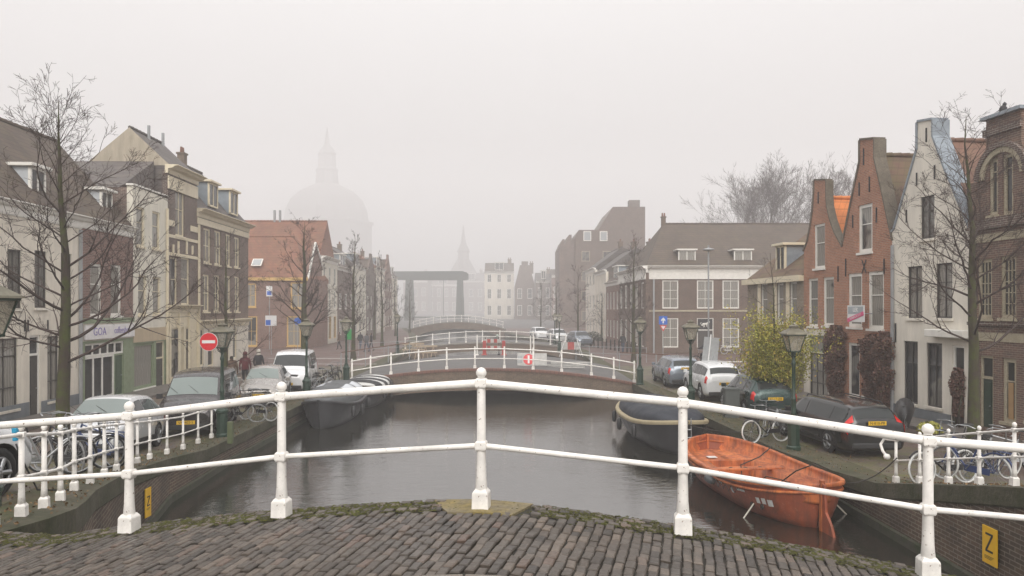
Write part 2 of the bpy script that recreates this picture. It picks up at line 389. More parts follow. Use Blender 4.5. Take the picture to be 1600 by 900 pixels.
# pale markings on the cross streets
M_mark = paint('road_marking', (.55,.53,.5), .7, 0, .3, 6)
for (x0, x1, y0, y1) in ((-19,-10.5,57.2,57.6),(-17,-9.5,51.5,51.8),(10,24,50.5,50.8),(11,26,53.4,54.4),(9,20,47.2,47.4)):
    b = MB(); b.add([(x0,y0,.006),(x1,y0,.006),(x1,y1,.006),(x0,y1,.006)], [(0,1,2,3)]); tag(b.build('road_marking', M_mark), kind='structure')
# ---------------------------------------------------------------- quay walls
M_qbrick = brick('quay_brick', (.13,.082,.055), (.08,.056,.04), (.26,.22,.17), .24, .075, dirt=.6)
def quay(label, xf, zf, sgn, Ys):
    root = empty('quay_wall', (0,0,0), label, 'wall')
    b = MB(); vs = []
    for Y in Ys:
        for z in (zf(Y)-.02, zf(Y)-.42, WZ+.12, WZ-.6): vs.append((xf(Y)-sgn*(.0 if z > zf(Y)-.3 else .0), Y, z))
    b.add(vs, [(4*j+i, 4*j+i+1, 4*j+5+i, 4*j+4+i) for j in range(len(Ys)-1) for i in range(3)])
    vs2 = [(x+sgn*.5, y, z) for x, y, z in vs]
    b.build('brickwork', M_qbrick, root)
    c = MB(); vs = []
    for Y in Ys:
        x = xf(Y); z = zf(Y)
        vs += [(x-sgn*.02, Y, z-.30), (x-sgn*.04, Y, z-.27), (x-sgn*.04, Y, z+.02), (x+sgn*.34, Y, z+.035), (x+sgn*.34, Y, z-.05)]
    c.add(vs, [(5*j+i, 5*j+i+1, 5*j+6+i, 5*j+5+i) for j in range(len(Ys)-1) for i in range(4)])
    c.build('coping', M_coping, root)
    d = MB(); vs = []
    for Y in Ys:
        x = xf(Y); vs += [(x-sgn*.02, Y, WZ+.2), (x-sgn*.07, Y, WZ+.17), (x-sgn*.07, Y, WZ-.3)]
    d.add(vs, [(3*j+i, 3*j+i+1, 3*j+4+i, 3*j+3+i) for j in range(len(Ys)-1) for i in range(2)])
    d.build('waterline_timber', ground('algae_timber', (.03,.04,.015), (.06,.055,.04), 3), root)
Yq = [4.9,6,6.85,7.4,7.9,8.8,9.7,10.8,11.8,13,14,15.5,17.6,18.4,20,22,26,32,38,50,70,120,146]
quay('mossy brick quay wall on the left side of the canal', xl, zl, -1, [y for y in Yq if y >= 6])
quay('dark brick quay wall on the right side of the canal, with the orange boat beside it', xr, zr, 1, Yq)
# ---------------------------------------------------------------- the bridge we stand on
def zd(x, y=0): return max(2.3-.115*(math.sqrt((x+.25)**2+.3)-.55)-.0155*max(0, abs(x+.25)-1.5)**2, 1.83)
def ye(x): return 6.1-.155*x
xs = [-5.2+i*.4 for i in range(33)]
b = MB(); vs = []
for x in xs: vs += [(x, -8, zd(x)-.012), (x, ye(x)-.02, zd(x)-.012)]
b.add(vs, [(2*i, 2*i+2, 2*i+3, 2*i+1) for i in range(len(xs)-1)])
tag(b.build('bridge_deck', ground('wet_joint_sand', (.02,.018,.015), (.035,.03,.02), 6, .8)), kind='structure')
br = empty('brick_bridge', (0,0,0), 'brick canal bridge in the foreground with wet cobbled deck', 'bridge')
def stone_mat():
    m, nt, p = mat('wet_clinker'); o = objco(nt); at = N(nt, 'ShaderNodeAttribute', attribute_name='tone')
    n1 = noise(nt, o, 22, 4, .7); n0 = noise(nt, o, .8, 5, .6)
    r_ = ramp(nt, at.outputs['Fac'], [(0, (.045,.038,.032)), (.35, (.088,.070,.056)), (.6, (.078,.067,.057)), (.9, (.135,.108,.086)), (1, (.12,.082,.064))])
    c = mixc(nt, 1.0, r_.outputs[0], ramp(nt, n1.outputs[0], [(.3, .7), (.7, 1.2)]).outputs[0], 'MULTIPLY')
    c = mixc(nt, 1.0, c, ramp(nt, n0.outputs[0], [(.3, .75), (.7, 1.12)]).outputs[0], 'MULTIPLY')
    L(nt, c, p.inputs['Base Color']); L(nt, ramp(nt, n0.outputs[0], [(.3, .30), (.6, .62)]).outputs[0], p.inputs['Roughness'])
    bump(nt, p, n1.outputs[0], .9, .006); return m
def stones(name, m, region, ang, lx, ly, gap, h=.02, jit=1.0, parent=None, zoff=0.):
    """bevelled paving stones on the humped deck: one mesh; region(x,y)->bool"""
    rnd = random.Random(5); vs = []; fs = []; tone = []
    ca, sa = math.cos(ang), math.sin(ang)
    for i in range(-130, 215):
        ro = rnd.uniform(.3,.7) if i % 2 else rnd.uniform(-.2,.2)
        for j in range(-90, 110):
            u = (i+.5)*ly+rnd.gauss(0,.0025); v = (j+ro+rnd.uniform(-.07,.07))*lx
            x = u*ca+v*sa; y = -u*sa+v*ca+4.5
            if not region(x, y): continue
            hx = (ly-gap)/2*rnd.uniform(.9,1.02); hy = (lx-gap)/2*rnd.uniform(.84,1.03); a = rnd.gauss(0, .035*jit)
            tx = rnd.gauss(0, .035*jit); ty = rnd.gauss(0, .025*jit); dz = rnd.gauss(0, .0034*jit)
            o = len(vs); bv = .007
            for (qx, qy, qz) in [(sx*hx, sy*hy, -.03) for sx, sy in ((-1,-1),(1,-1),(1,1),(-1,1))]+[(sx*hx, sy*hy, -.008) for sx, sy in ((-1,-1),(1,-1),(1,1),(-1,1))]+[(sx*(hx-bv), sy*(hy-bv), 0) for sx, sy in ((-1,-1),(1,-1),(1,1),(-1,1))]:
                rx = qx*math.cos(a)-qy*math.sin(a); ry = qx*math.sin(a)+qy*math.cos(a)
                wx = x+rx*ca+ry*sa; wy = y-rx*sa+ry*ca
                vs.append((wx, wy, zd(wx)+h-.012+qz+dz+rx*tx+ry*ty+zoff))
            for k in range(4):
                k2 = (k+1) % 4; fs.append((o+k, o+k2, o+4+k2, o+4+k)); fs.append((o+4+k, o+4+k2, o+8+k2, o+8+k))
            fs.append((o+8, o+9, o+10, o+11)); t = rnd.random(); tone += [t]*12
    b = MB(); b.add(vs, fs); ob = b.build(name, m, parent, fix=False)
    at = ob.data.attributes.new('tone', 'FLOAT', 'POINT'); at.data.foreach_set('value', tone); return ob
M_st = stone_mat()
def kerbline(x): return 4.33-.05*(x+.6)**2
stones('deck_paving', M_st, lambda x, y: -5.6 < x < 5.6 and max(3.2, kerbline(x)+.1) < y < ye(x)-.36, .235, .138, .072, .007, parent=br)
for s_ in (-1, 1): stones('border_paving', M_st, lambda x, y: -5.6 < x < 7.5 and ye(x)-.33 < y < ye(x)-.02 and (x+.2)*s_ > .36, .155+math.pi/2, .1, .075, .008, h=.017, parent=br)
b = MB()                                   # moss growing over the border stones, broken up
rnd = random.Random(3)
def moss_mat():
    m, nt, p = mat('deck_moss'); o = objco(nt); n1 = noise(nt, o, 5, 6, .7); n2 = noise(nt, o, 60, 4, .7)
    c = mixc(nt, ramp(nt, n1.outputs[0], [(.35, 0), (.65, 1)]).outputs[0], (.05,.045,.010), (.095,.10,.014))
    c = mixc(nt, 1., c, ramp(nt, n2.outputs[0], [(.3, .35), (.7, 1.5)]).outputs[0], 'MULTIPLY')
    L(nt, c, p.inputs['Base Color']); p.inputs['Roughness'].default_value = 1; bump(nt, p, n2.outputs[0], 1, .03); return m
M_moss = moss_mat()
for k in range(13000):
    x = rnd.uniform(-5.4, 7.3)
    if abs(x+.2) < .4 and rnd.random() < .93: continue
    t = rnd.random()**.7; y = ye(x)-.36*t+rnd.uniform(-.01,.01); r_ = rnd.uniform(.006,.017)*(1.15-t*.4); z = zd(x)+.004
    if rnd.random() < .18: y -= abs(rnd.gauss(0, .10))
    n = 5; a0 = rnd.random()*6
    b.add([(x+math.cos(a0+6.283*i/n)*r_, y+math.sin(a0+6.283*i/n)*r_, z) for i in range(n)]+[(x, y, z+r_*.4)], [(i, (i+1) % n, n) for i in range(n)], 0, True)
b.build('moss', M_moss, br, fix=False)
b = MB()                                   # concrete pad under the middle post
P0 = [(-.60, .02), (.22, .02), (.05, .37), (-.30, .37)]
pad = [(-.245-.42, ye(-.66)+.0), (-.245+.42, ye(.17)+.0), (-.245+.24, ye(0)-.40), (-.245-.26, ye(-.5)-.40)]
b.add([(x, y, zd(x)+.006) for x, y in pad]+[(x, y, zd(x)-.1) for x, y in pad]+[(-.245, ye(-.245), zd(-.245)+.012), (-.245, ye(-.245)-.4, zd(-.245)+.012)], [(0,8,9,3),(8,1,2,9),(0,4,5,1,8),(1,5,6,2),(2,6,7,3,9),(3,7,4,0)])
b.build('post_pad', ground('pad_concrete', (.17,.15,.125), (.22,.17,.06), 2.3, .9, .4), br)
b = MB()                                   # the row of large kerb stones at our feet
x = -3.4
while x < 3.0:
    x2 = x+.26
    vs = [(xx, kerbline(xx)+dy, zd(xx)+.012+dz) for xx in (x, x2-.012) for dy, dz in ((-.10, 0), (.085, 0))]
    b.add([vs[0], vs[2], vs[3], vs[1]]+[(p[0], p[1], p[2]-.05) for p in (vs[0], vs[2], vs[3], vs[1])], [(0,1,2,3),(0,4,5,1),(1,5,6,2),(2,6,7,3),(3,7,4,0)]); x = x2
b.build('kerb_row', ground('pale_kerb', (.21,.175,.14), (.16,.14,.12), 5, .6, .4), br, bevel=.01)
stones('gutter_paving', M_st, lambda x, y: -5 < x < 4.5 and 2.2 < y < kerbline(x)-.13, .235, .165, .088, .009, parent=br)
b = MB()                                   # arch wall below the deck edge
top = [(x, zd(x)-.03) for x in [-5.4+i*.4 for i in range(33)]]
arch = [(1.2+5.4*math.cos(R(a)), -1.0+2.45*math.sin(R(a))) for a in range(0, 181, 12)]
for x0, x1 in [(-5.4+i*.4, -5.0+i*.4) for i in range(32)]:
    def zb(x):
        q = 1-((x-1.2)/5.4)**2; return -1.4 if q <= 0 else -1.0+2.3*math.sqrt(q)
    b.add([(x0, ye(x0), zd(x0)-.01),(x1, ye(x1), zd(x1)-.01),(x1, ye(x1), zb(x1)),(x0, ye(x0), zb(x0))], [(0,1,2,3)])
    b.add([(x0, ye(x0), zb(x0)),(x1, ye(x1), zb(x1)),(x1, ye(x1)-9, zb(x1)),(x0, ye(x0)-9, zb(x0))], [(0,1,2,3)])
b.build('arch_wall', M_qbrick, br, fix=False)
# ---------------------------------------------------------------- railings
def post_mesh(h=1.13, s=1.0, rail=(1.0,.5), rx=0):
    b = MB(); w_ = .083*s; q_ = s if s > .7 else 1.
    b.frus((0,0), 0, .115*h, w_, w_*.96); b.frus((0,0), .115*h, .14*h, w_*.96, w_*.66)
    b.lathe([(.062*s,.135*h),(.052*s,.22*h),(.046*s,.4*h),(.043*s,.9*h)], 14)
    for z in rail:
        b.frus((0,0), z-.05*s, z-.035*s, .046*s, .056*s); b.frus((0,0), z-.035*s, z+.035*s, .056*s, .056*s); b.frus((0,0), z+.035*s, z+.05*s, .056*s, .044*s)
    b.lathe([(.04*s, rail[0]+.045), (.036*s, rail[0]+.055), (.05*s, rail[0]+.065), (.054*s, rail[0]+.085), (.045*s, rail[0]+.108), (.022*s, rail[0]+.122), (.003, rail[0]+.126)], 14)
    return b
def railing(name, label, pts, s=1., rails=(1.0,.5), h=1.13, rr=(.045,.031), group=None, hook=None):
    root = empty(name, pts[0], label, 'railing', group=group)
    o0 = Vector(pts[0]); proto = None
    for i, p in enumerate(pts):
        q = Vector(p)-o0; a = Vector(pts[min(i+1, len(pts)-1)])-Vector(pts[max(i-1, 0)]); rz = math.atan2(a.y, a.x)
        if proto is None: po = proto = post_mesh(h, s, rails).build('post', M_rail, root, bevel=.006 if h > 1.12 else 0)
        else: po = proto.copy(); col.objects.link(po); po.parent = root
        po.location = q; po.rotation_euler = (0, 0, rz)
    for k, z in enumerate(rails):
        b = MB(); pp = [Vector(p)-o0+Vector((0,0,z)) for p in pts]
        for a, c in zip(pp, pp[1:]):
            b.tube(a, c, rr[k]*s, n=12)
        b.build('rail', M_rail, root)
    return root
fp = []
for px in (-560,-270,-60, 202, 440, 752, 1067, 1450, 1880, 2300):
    k = (px-800)/F; Y = 5.85/(1+.155*k)
    fp.append((k*Y, Y, zd(k*Y)+.003))
fp[1] = (-4.85, 6.62, zd(-4.85)); fp = fp[1:2]+fp[3:]
railing('bridge_railing', 'white painted iron railing along the foreground bridge deck', fp, .80, rr=(.042,.028))
lp = []
for px, Y in ((-14,7.3),(33.6,7.95),(69,8.75),(94.5,9.6),(116,10.7),(141,11.6),(163,12.9),(182,14.0),(214.6,15.9),(234,17.2),(261,18.6),(286,20.0),(309.5,21.0),(330.6,22.0)):
    lp.append((gx(px, Y), Y, zl(Y)+.03))
lp = [(-5.7,6.2,zl(6.2)+.05)]+lp
railing('quay_railing', 'white railing curving along the left quay, beside the parked bicycles', lp, .64, (.88,.42), 1.0, (.033,.028))
rp = []
for px, Y in ((1400,15.3),(1437,14.5),(1482,13.5),(1530,12.6),(1585,11.7),(1650,10.7),(1740,9.5)):
    rp.append((gx(px, Y), Y, zr(Y)+.04))
rq = railing('quay_railing', 'white railing on the right quay wall above the yellow Z sign', rp, .64, (.88,.45), 1.0, (.033,.028))
b = MB(); b.path([(0,0,.88),(-.1,.28,.86),(-.17,.3,.74),(-.18,.2,.62),(-.16,.12,.55)], .03, 8); b.lathe([(.01,-.06),(.05,-.05),(.07,0),(.05,.05),(.01,.06)], 12, (-.15,.08,.52))
b.build('rail_end', M_rail, rq)
# ---------------------------------------------------------------- bridges further up the canal
M_bb = brick('bridge_brick', (.19,.13,.095), (.14,.10,.075), (.20,.17,.13), dirt=.35)
def bridge(label, xa, xb, Ya, Yb, z0, zc, soff, kerbm, pavem, group='brick bridges over the canal'):
    root = empty('brick_bridge', (0,0,0), label, 'bridge'); xm = (xa+xb)/2; hw = (xb-xa)/2
    zt = lambda x: z0+(zc-z0)*(1-abs((x-xm)/hw)**2)
    n = 28; X = [xa+(xb-xa)*i/n for i in range(n+1)]
    def zb(x):
        q = 1-((x-xm)/(hw*.9))**2; return WZ-.5 if q <= 0 else WZ-.5+(soff-WZ+.5)*q**.5
    b = MB()
    for x0, x1 in zip(X, X[1:]):
        for Y, f in ((Ya, 1), (Yb, -1)): b.add([(x0,Y,zt(x0)-.12),(x1,Y,zt(x1)-.12),(x1,Y,zb(x1)),(x0,Y,zb(x0))], [(0,1,2,3)])
        b.add([(x0,Ya,zb(x0)),(x1,Ya,zb(x1)),(x1,Yb,zb(x1)),(x0,Yb,zb(x0))], [(0,1,2,3)])
    b.build('arch', M_bb, root, fix=False)
    b = MB()
    for x0, x1 in zip(X, X[1:]):
        b.add([(x0,Ya-.05,zt(x0)-.13),(x1,Ya-.05,zt(x1)-.13),(x1,Ya-.05,zt(x1)),(x0,Ya-.05,zt(x0)),(x0,Ya+.5,zt(x0)),(x1,Ya+.5,zt(x1)),(x0,Ya+.02,zt(x0)-.13),(x1,Ya+.02,zt(x1)-.13)], [(0,1,2,3),(3,2,5,4),(0,1,7,6)])
    b.build('edge_band', kerbm, root, fix=False)
    b = MB()
    for x0, x1 in zip(X, X[1:]): b.add([(x0,Ya+.5,zt(x0)-.002),(x1,Ya+.5,zt(x1)-.002),(x1,Yb,zt(x1)-.002),(x0,Yb,zt(x0)-.002)], [(0,1,2,3)])
    b.build('roadway', pavem, root, fix=False)
    return zt
M_redk = street('red_edge_brick', (.20,.095,.07), (.16,.085,.065), wet=.5)
z2 = bridge('wide arched road bridge with construction barriers on its roadway', -9.0, 6.5, 38, 50, .03, .81, -.32, M_redk, M_asph)
pts = []
for px in (550,579,611,654,698,742,788,833,877.5,924,959,991):
    x = gx(px, 38.15); pts.append((x, 38.15, z2(x)+.005 if x < 6.4 else .02))
railing('bridge_railing', 'white railing along the near edge of the wide road bridge', pts, .9, (1.0,.5), 1.1, (.036,.03))
z3 = bridge('second arched bridge beyond the wide road bridge', -9.5, 6.0, 69.6, 75, .15, .72, -.1, M_kerb, M_asph)
pts = [(gx(px, 70), 70, z3(gx(px, 70))+.01) for px in (633,651,676,702,728,754,781,807,833,860,884)]
railing('bridge_railing', 'thin white railing of the second arched bridge', pts, .9, (1.0,.5), 1.1, (.04,.034))
z4 = bridge('farthest humped bridge in front of the drawbridge', -16.5, -1.0, 119, 124, .6, 1.75, .6, M_kerb, M_asph)
pts = [(gx(px, 119.2), 119.2, z4(gx(px, 119.2))+.01) for px in (646,656,666,677,688,699,710,721,732,743,754,765,776,786)]
railing('bridge_railing', 'distant white railing of the farthest humped bridge', pts, .9, (1.0,.5), 1.1, (.05,.04))
# ---------------------------------------------------------------- houses
class House:
    def __init__(s, name, label, O, ang, w, group=None, cat='house'):
        s.root = empty(name, (O[0], O[1], 0), label, cat, ang, group)
        s.O = Vector(O); s.d = Vector((math.cos(ang), math.sin(ang))); s.n = Vector((-math.sin(ang), math.cos(ang))); s.w = w
    def u(s, px, yo=0):
        k = (px-800)/F; b = s.O+s.n*yo; return (k*b.y-b.x)/(s.d.x-k*s.d.y)
    def z(s, px, py, yo=0):
        u = s.u(px, yo); Y = s.O.y+u*s.d.y+s.n.y*yo; return CZ-(py-482)*Y/F
    def rect(s, r, yo=0):
        a, c = sorted((s.u(r[0], yo), s.u(r[1], yo))); pm = (r[0]+r[1])/2
        return (a, c, s.z(pm, r[3], yo), s.z(pm, r[2], yo))
    def facade(s, outline, holes, m, t=.28, name='wall', y0=0., rev=.13):
        b = MB(); loops = [outline]+[[(h[0],h[2]),(h[0],h[3]),(h[1],h[3]),(h[1],h[2])] for h in holes]
        tri = tessellate_polygon([[Vector((x, z, 0)) for x, z in l] for l in loops])
        flat = [p for l in loops for p in l]
        b.add([(x, y0, z) for x, z in flat], [tuple(q) for q in tri])
        for l in loops[1:]:
            n = len(l); b.add([(x, y0, z) for x, z in l]+[(x, y0+rev, z) for x, z in l], [(i, (i+1) % n, n+(i+1) % n, n+i) for i in range(n)])
        n = len(outline); b.add([(x, y0, z) for x, z in outline]+[(x, y0+t, z) for x, z in outline], [(i, (i+1) % n, n+(i+1) % n, n+i) for i in range(n)]+[])
        back = tessellate_polygon([[Vector((x, z, 0)) for x, z in outline]])
        b.add([(x, y0+t, z) for x, z in outline], [tuple(q) for q in back])
        return b.build(name, m, s.root, fix=False)
    def win(s, r, fm, pm=None, bw=.07, trans=(), mull=(), sill=None, yo=.05, name='window', thin=.035, lm=None):
        u0, u1, z0, z1 = r; pm = pm or M_pane; b = MB(); d0, d1 = yo, yo+.07
        b.box(u0, u0+bw, d0, d1, z0, z1); b.box(u1-bw, u1, d0, d1, z0, z1)
        b.box(u0+bw, u1-bw, d0, d1, z1-bw, z1); b.box(u0+bw, u1-bw, d0, d1, z0, z0+bw)
        a0, a1, c0, c1 = u0+bw, u1-bw, z0+bw, z1-bw
        for t in trans:
            z = lerp(c0, c1, t); b.box(a0, a1, d0+.012, d1-.01, z-thin/2, z+thin/2)
        for t in mull:
            x = lerp(a0, a1, t); b.box(x-thin/2, x+thin/2, d0+.014, d1-.012, c0, c1)
        f = b.build(name, fm, s.root, fix=False)
        g = MB(); g.box(a0, a1, d1-.022, d1-.004, c0, c1); g.build('pane', pm, f, fix=False)
        if sill:
            q = MB(); q.box(u0-.05, u1+.05, -.07, yo, z0-.09, z0-.002); q.build('sill', sill, f, fix=False)
        return f
    def door(s, r, fm, dm, light=.25, yo=.07):
        u0, u1, z0, z1 = r; bw = .07; b = MB()
        b.box(u0, u0+bw, yo-.03, yo+.05, z0, z1); b.box(u1-bw, u1, yo-.03, yo+.05, z0, z1); b.box(u0+bw, u1-bw, yo-.03, yo+.05, z1-bw, z1)
        zt = lerp(z0, z1, 1-light) if light else z1-bw
        if light: b.box(u0+bw, u1-bw, yo-.03, yo+.05, zt-.04, zt+.04)
        f = b.build('door_frame', fm, s.root, fix=False)
        if light: g = MB(); g.box(u0+bw, u1-bw, yo+.02, yo+.04, zt+.04, z1-bw); g.build('pane', M_paned, f, fix=False)
        g = MB(); a0, a1 = u0+bw, u1-bw; g.box(a0, a1, yo, yo+.045, z0, zt-.04)
        for (p, q) in ((.08,.42),(.48,.92)):
            g.box(lerp(a0,a1,.18), lerp(a0,a1,.82), yo-.015, yo, lerp(z0,zt,p), lerp(z0,zt,q))
        dd = g.build('door', dm, s.root, fix=False)
        g = MB(); g.tube((a1-.1, yo, (z0+zt)/2), (a1-.1, yo-.06, (z0+zt)/2), .02, n=6); g.build('handle', M_steel, dd)
    def box(s, name, m, u0, u1, y0, y1, z0, z1, bevel=0):
        b = MB(); b.box(u0, u1, y0, y1, z0, z1); return b.build(name, m, s.root, bevel=bevel)
    def cornice(s, u0, u1, z, h, m, out=.25, name='cornice'):
        b = MB(); pr = [(-.03,z-h),(-.05,z-h*.9),(-.06,z-h*.45),(-out*.55,z-h*.35),(-out*.7,z-h*.15),(-out,z-h*.08),(-out,z),(.1,z+.02),(.1,z-h)]
        n = len(pr); vs = [(u0, y, zz) for y, zz in pr]+[(u1, y, zz) for y, zz in pr]
        b.add(vs, [(i, (i+1) % n, n+(i+1) % n, n+i) for i in range(n)]+[tuple(range(n-1,-1,-1)), tuple(range(n, 2*n))]); return b.build(name, m, s.root)
    def body(s, depth, h, m, t=.28, u0=0, u1=None, z0=-1.):
        u1 = s.w if u1 is None else u1
        return s.box('side_wall', m, u0+.006, u1-.006, t, depth, z0, h)
    def roof_par(s, h, rz, ry, depth, m, hl=0, hr=0, over=.12, u0=0, u1=None, hb=None, gm=None, y0=None, name='roof'):
        u1 = s.w if u1 is None else u1; hb = h if hb is None else hb; y0 = -over if y0 is None else y0
        b = MB(); a, c = u0, u1
        vs = [(a, y0, h), (c, y0, h), (c, depth+over, hb), (a, depth+over, hb), (a+hl, ry, rz), (c-hr, ry, rz)]
        b.add(vs, [(0,1,5,4), (2,3,4,5), (0,3,2,1)]); b.add(vs, [(1,2,5), (3,0,4)], 0 if (hl or hr) else (1 if gm else 0))
        if y0 < .2: b.box(a+.012, c-.012, .06, depth-.02, h-.32, h-.004, 0)
        r_ = b.build(name, [m, gm] if gm else m, s.root)
        q = MB(); n = max(2, int((c-a-hl-hr)/.35))
        for i in range(n):
            x = lerp(a+hl, c-hr, (i+.5)/n); q.tube((x-.17, ry, rz+.01), (x+.17, ry, rz+.02), .085, .1, 8)
        q.build('ridge_tiles', m, r_); return r_
    def roof_perp(s, h, rz, ur, depth, m, y0=.28, over=.0, hback=0, hL=None, hR=None):
        b = MB(); hL = h if hL is None else hL; hR = h if hR is None else hR
        vs = [(-over, y0, hL), (s.w+over, y0, hR), (s.w+over, depth, hR), (-over, depth, hL), (ur, y0, rz), (ur, depth-hback, rz)]
        b.add(vs, [(1,2,5,4), (3,0,4,5), (0,3,2,1), (0,1,4), (2,3,5)]); r_ = b.build('roof', m, s.root)
        q = MB(); n = max(2, int((depth-y0-hback)/.35))
        for i in range(n):
            y = lerp(y0, depth-hback, (i+.5)/n); q.tube((ur, y-.17, rz+.01), (ur, y+.17, rz+.02), .085, .1, 8)
        q.build('ridge_tiles', m, r_); return r_
    def chimney(s, u, y, z0, z1, a=.3, m=None, pots=2, parent=None):
        b = MB(); b.box(u-a, u+a, y-a*.8, y+a*.8, z0, z1); b.box(u-a-.05, u+a+.05, y-a*.8-.05, y+a*.8+.05, z1, z1+.1)
        c = b.build('chimney', m or M_bb, parent or s.root)
        for k in range(pots):
            q = MB(); q.tube((u-a*.5+k*a, y, z1+.1), (u-a*.5+k*a, y, z1+.45), .09, .07, 8); q.build('chimney_pot', paint('clay_pot', (.2,.10,.07), .8), c)
        return c
    def dormer(s, r, yo, depth, fm, cheek, mull=(.5,), trans=(), rm=None, cap=.12, pane=None):
        u0, u1, z0, z1 = s.rect(r, yo) if len(r) == 4 and r[0] > 60 or r[0] < -60 else r
        b = MB(); b.box(u0+.04, u1-.04, yo+.06, yo+depth, z0, z1); d = b.build('dormer', cheek, s.root)
        b = MB(); bw = .09
        b.box(u0, u0+bw, yo, yo+.1, z0, z1); b.box(u1-bw, u1, yo, yo+.1, z0, z1); b.box(u0, u1, yo, yo+.1, z1-bw, z1); b.box(u0, u1, yo, yo+.1, z0, z0+bw)
        for t in mull: x = lerp(u0, u1, t); b.box(x-.035, x+.035, yo+.01, yo+.09, z0+bw, z1-bw)
        for t in trans: z = lerp(z0, z1, t); b.box(u0+bw, u1-bw, yo+.015, yo+.085, z-.025, z+.025)
        b.build('window_frame', fm, d, fix=False)
        g = MB(); g.box(u0+bw, u1-bw, yo+.04, yo+.058, z0+bw, z1-bw); g.build('pane', pane or M_paned, d, fix=False)
        g = MB(); g.box(u0-.14, u1+.14, yo-.16, yo+depth, z1, z1+cap); g.build('dormer_roof', rm or fm, d, bevel=.015)
        return d
def left_house(name, label, pa, pb, group=None, off=0., a=-16.2):
    ka = (pa-800)/F; kb = (pb-800)/F; Ya = (a+off)/(ka+.03); Yb = (a+off)/(kb+.03); O = (ka*Ya, Ya); w = math.hypot(kb*Yb-ka*Ya, Yb-Ya)
    return House(name, label, O, R(90)+math.atan(.03), w, group)
def right_house(name, label, pa, pb, group=None, off=0., a=16.7, sl=.104):
    ka = (pa-800)/F; kb = (pb-800)/F; Ya = (a+off)/(ka+sl); Yb = (a+off)/(kb+sl); w = math.hypot(kb*Yb-ka*Ya, Yb-Ya)
    return House(name, label, (ka*Ya, Ya), -R(90)+math.atan(sl), w, group)
def rects(H, L_, z=None): return [H.rect(r) for r in L_]
T_dark = tiles('dark_roof_tiles', (.085,.062,.048), (.11,.076,.056), moss=.25)
T_slate = tiles('grey_roof_tiles', (.13,.11,.105), (.105,.092,.088), bw=.3, rh=.28, moss=.2)
T_brown = tiles('mossy_brown_tiles', (.17,.09,.06), (.13,.075,.05), bw=.26, rh=.3, moss=.7)
T_red = tiles('red_roof_tiles', (.26,.10,.055), (.19,.08,.048), bw=.26, rh=.28, moss=.3)
T_rbrown = tiles('red_brown_tiles', (.21,.105,.07), (.155,.08,.055), bw=.26, rh=.3, moss=.25)
T_orange = tiles('bright_orange_tiles', (.72,.235,.06), (.66,.20,.05), bw=.27, rh=.34)
P_cream = plaster('cream_plaster', (.78,.72,.62), .2); P_white = plaster('white_plaster', (.80,.75,.66), .16)
P_pale = plaster('pale_plaster', (.76,.72,.62), .18); P_gable = plaster('bare_gable_plaster', (.46,.40,.31), .25); P_plinth = plaster('grey_plinth', (.20,.22,.24), .2)
B_purple = brick('purple_brick', (.23,.105,.08), (.17,.078,.062), dirt=.25); B_brown = brick('brown_brick', (.15,.08,.055), (.105,.058,.042), dirt=.3)
B_brown2 = brick('dark_brown_brick', (.12,.068,.05), (.085,.05,.038), dirt=.3); B_orange = brick('orange_brick', (.42,.165,.085), (.32,.12,.065), (.40,.31,.24), dirt=.25)
B_red = brick('red_brown_brick', (.22,.085,.05), (.16,.065,.042), dirt=.3); B_buff = brick('buff_brick', (.26,.20,.13), (.21,.16,.105), dirt=.35)
B_hotel = brick('hotel_brick', (.14,.078,.055), (.10,.06,.045), (.22,.19,.16), dirt=.25); B_rr = brick('warm_brown_brick', (.19,.10,.068), (.12,.07,.052), (.28,.23,.19), dirt=.35)
B_side = brick('plain_side_brick', (.15,.11,.09), (.12,.09,.072), dirt=.4)
def ironties(H, lst, s=1.):
    for u, z0, z1 in lst: b = MB(); b.box(u-.02, u+.02, -.04, -.002, z0, z1); b.build('wall_tie', M_black, H.root, fix=False)

# ======== LEFT ROW
H = left_house('plastered_house', 'cream plastered house at the far left, with a dark roof and white dormer', -330, 127)
ez = 7.3
ws = [(-60,-22,530,640),(-12,28,529,642),(74,92,525,626)]; up = [(-75,-45,390,484),(-30,-6,390,482),(12,34,390,482),(54,73,392,481),(95,112,396,479)]; dr = [(46,63,524,660)]
hs = rects(H, ws); hu = rects(H, up); hd = rects(H, dr)
H.facade([(0,-1),(0,ez),(H.w,ez),(H.w,-1)], hs+hu+hd, P_cream)
for r in hs: H.win(r, M_dark, M_pane2, .05, (.3,.76), (.5,), P_cream)
for r in hu: H.win(r, M_dark, M_pane, .05, (.55,), (.5,), P_white)
for r in hd: H.door(r, M_white, M_dark, .22)
H.box('plinth', P_plinth, 0, hd[0][0]-.05, -.03, -.003, -.5, .62); H.box('plinth', P_plinth, hd[0][1]+.05, H.w, -.03, -.003, -.5, .55)
for z in (2.9,): ironties(H, [(H.u(px), H.z(px, 518), H.z(px, 500)) for px in (38, 43, 74)])
H.cornice(0, H.w, ez+.25, .5, M_white, .3); H.body(9, ez, B_side)
H.roof_par(ez+.2, 11.9, 3.6, 9, T_dark, hr=.2); H.dormer((H.u(48,.5), H.u(72,.5), H.z(60,320,.5), H.z(60,263,.5)), .5, 2.6, M_white, paint('dormer_cheek_panel', (.50,.53,.56), .4), rm=M_white)
H.chimney(H.w-5, 3.6, 11.4, 12.9, .35); H.box('downpipe', M_grey, H.w-.2, H.w-.11, -.12, -.02, .1, ez-.3)
H = left_house('corner_shop_house', 'purple brick house over a sage green shop front with a white sign band', 127, 208)
zb = H.z(165, 497); zs = H.z(165, 531); up = rects(H, [(141,159,412,494),(173,190,414,493)])
H.facade([(0,zb),(0,ez-.1),(H.w,ez-.1),(H.w,zb)], up, B_purple)
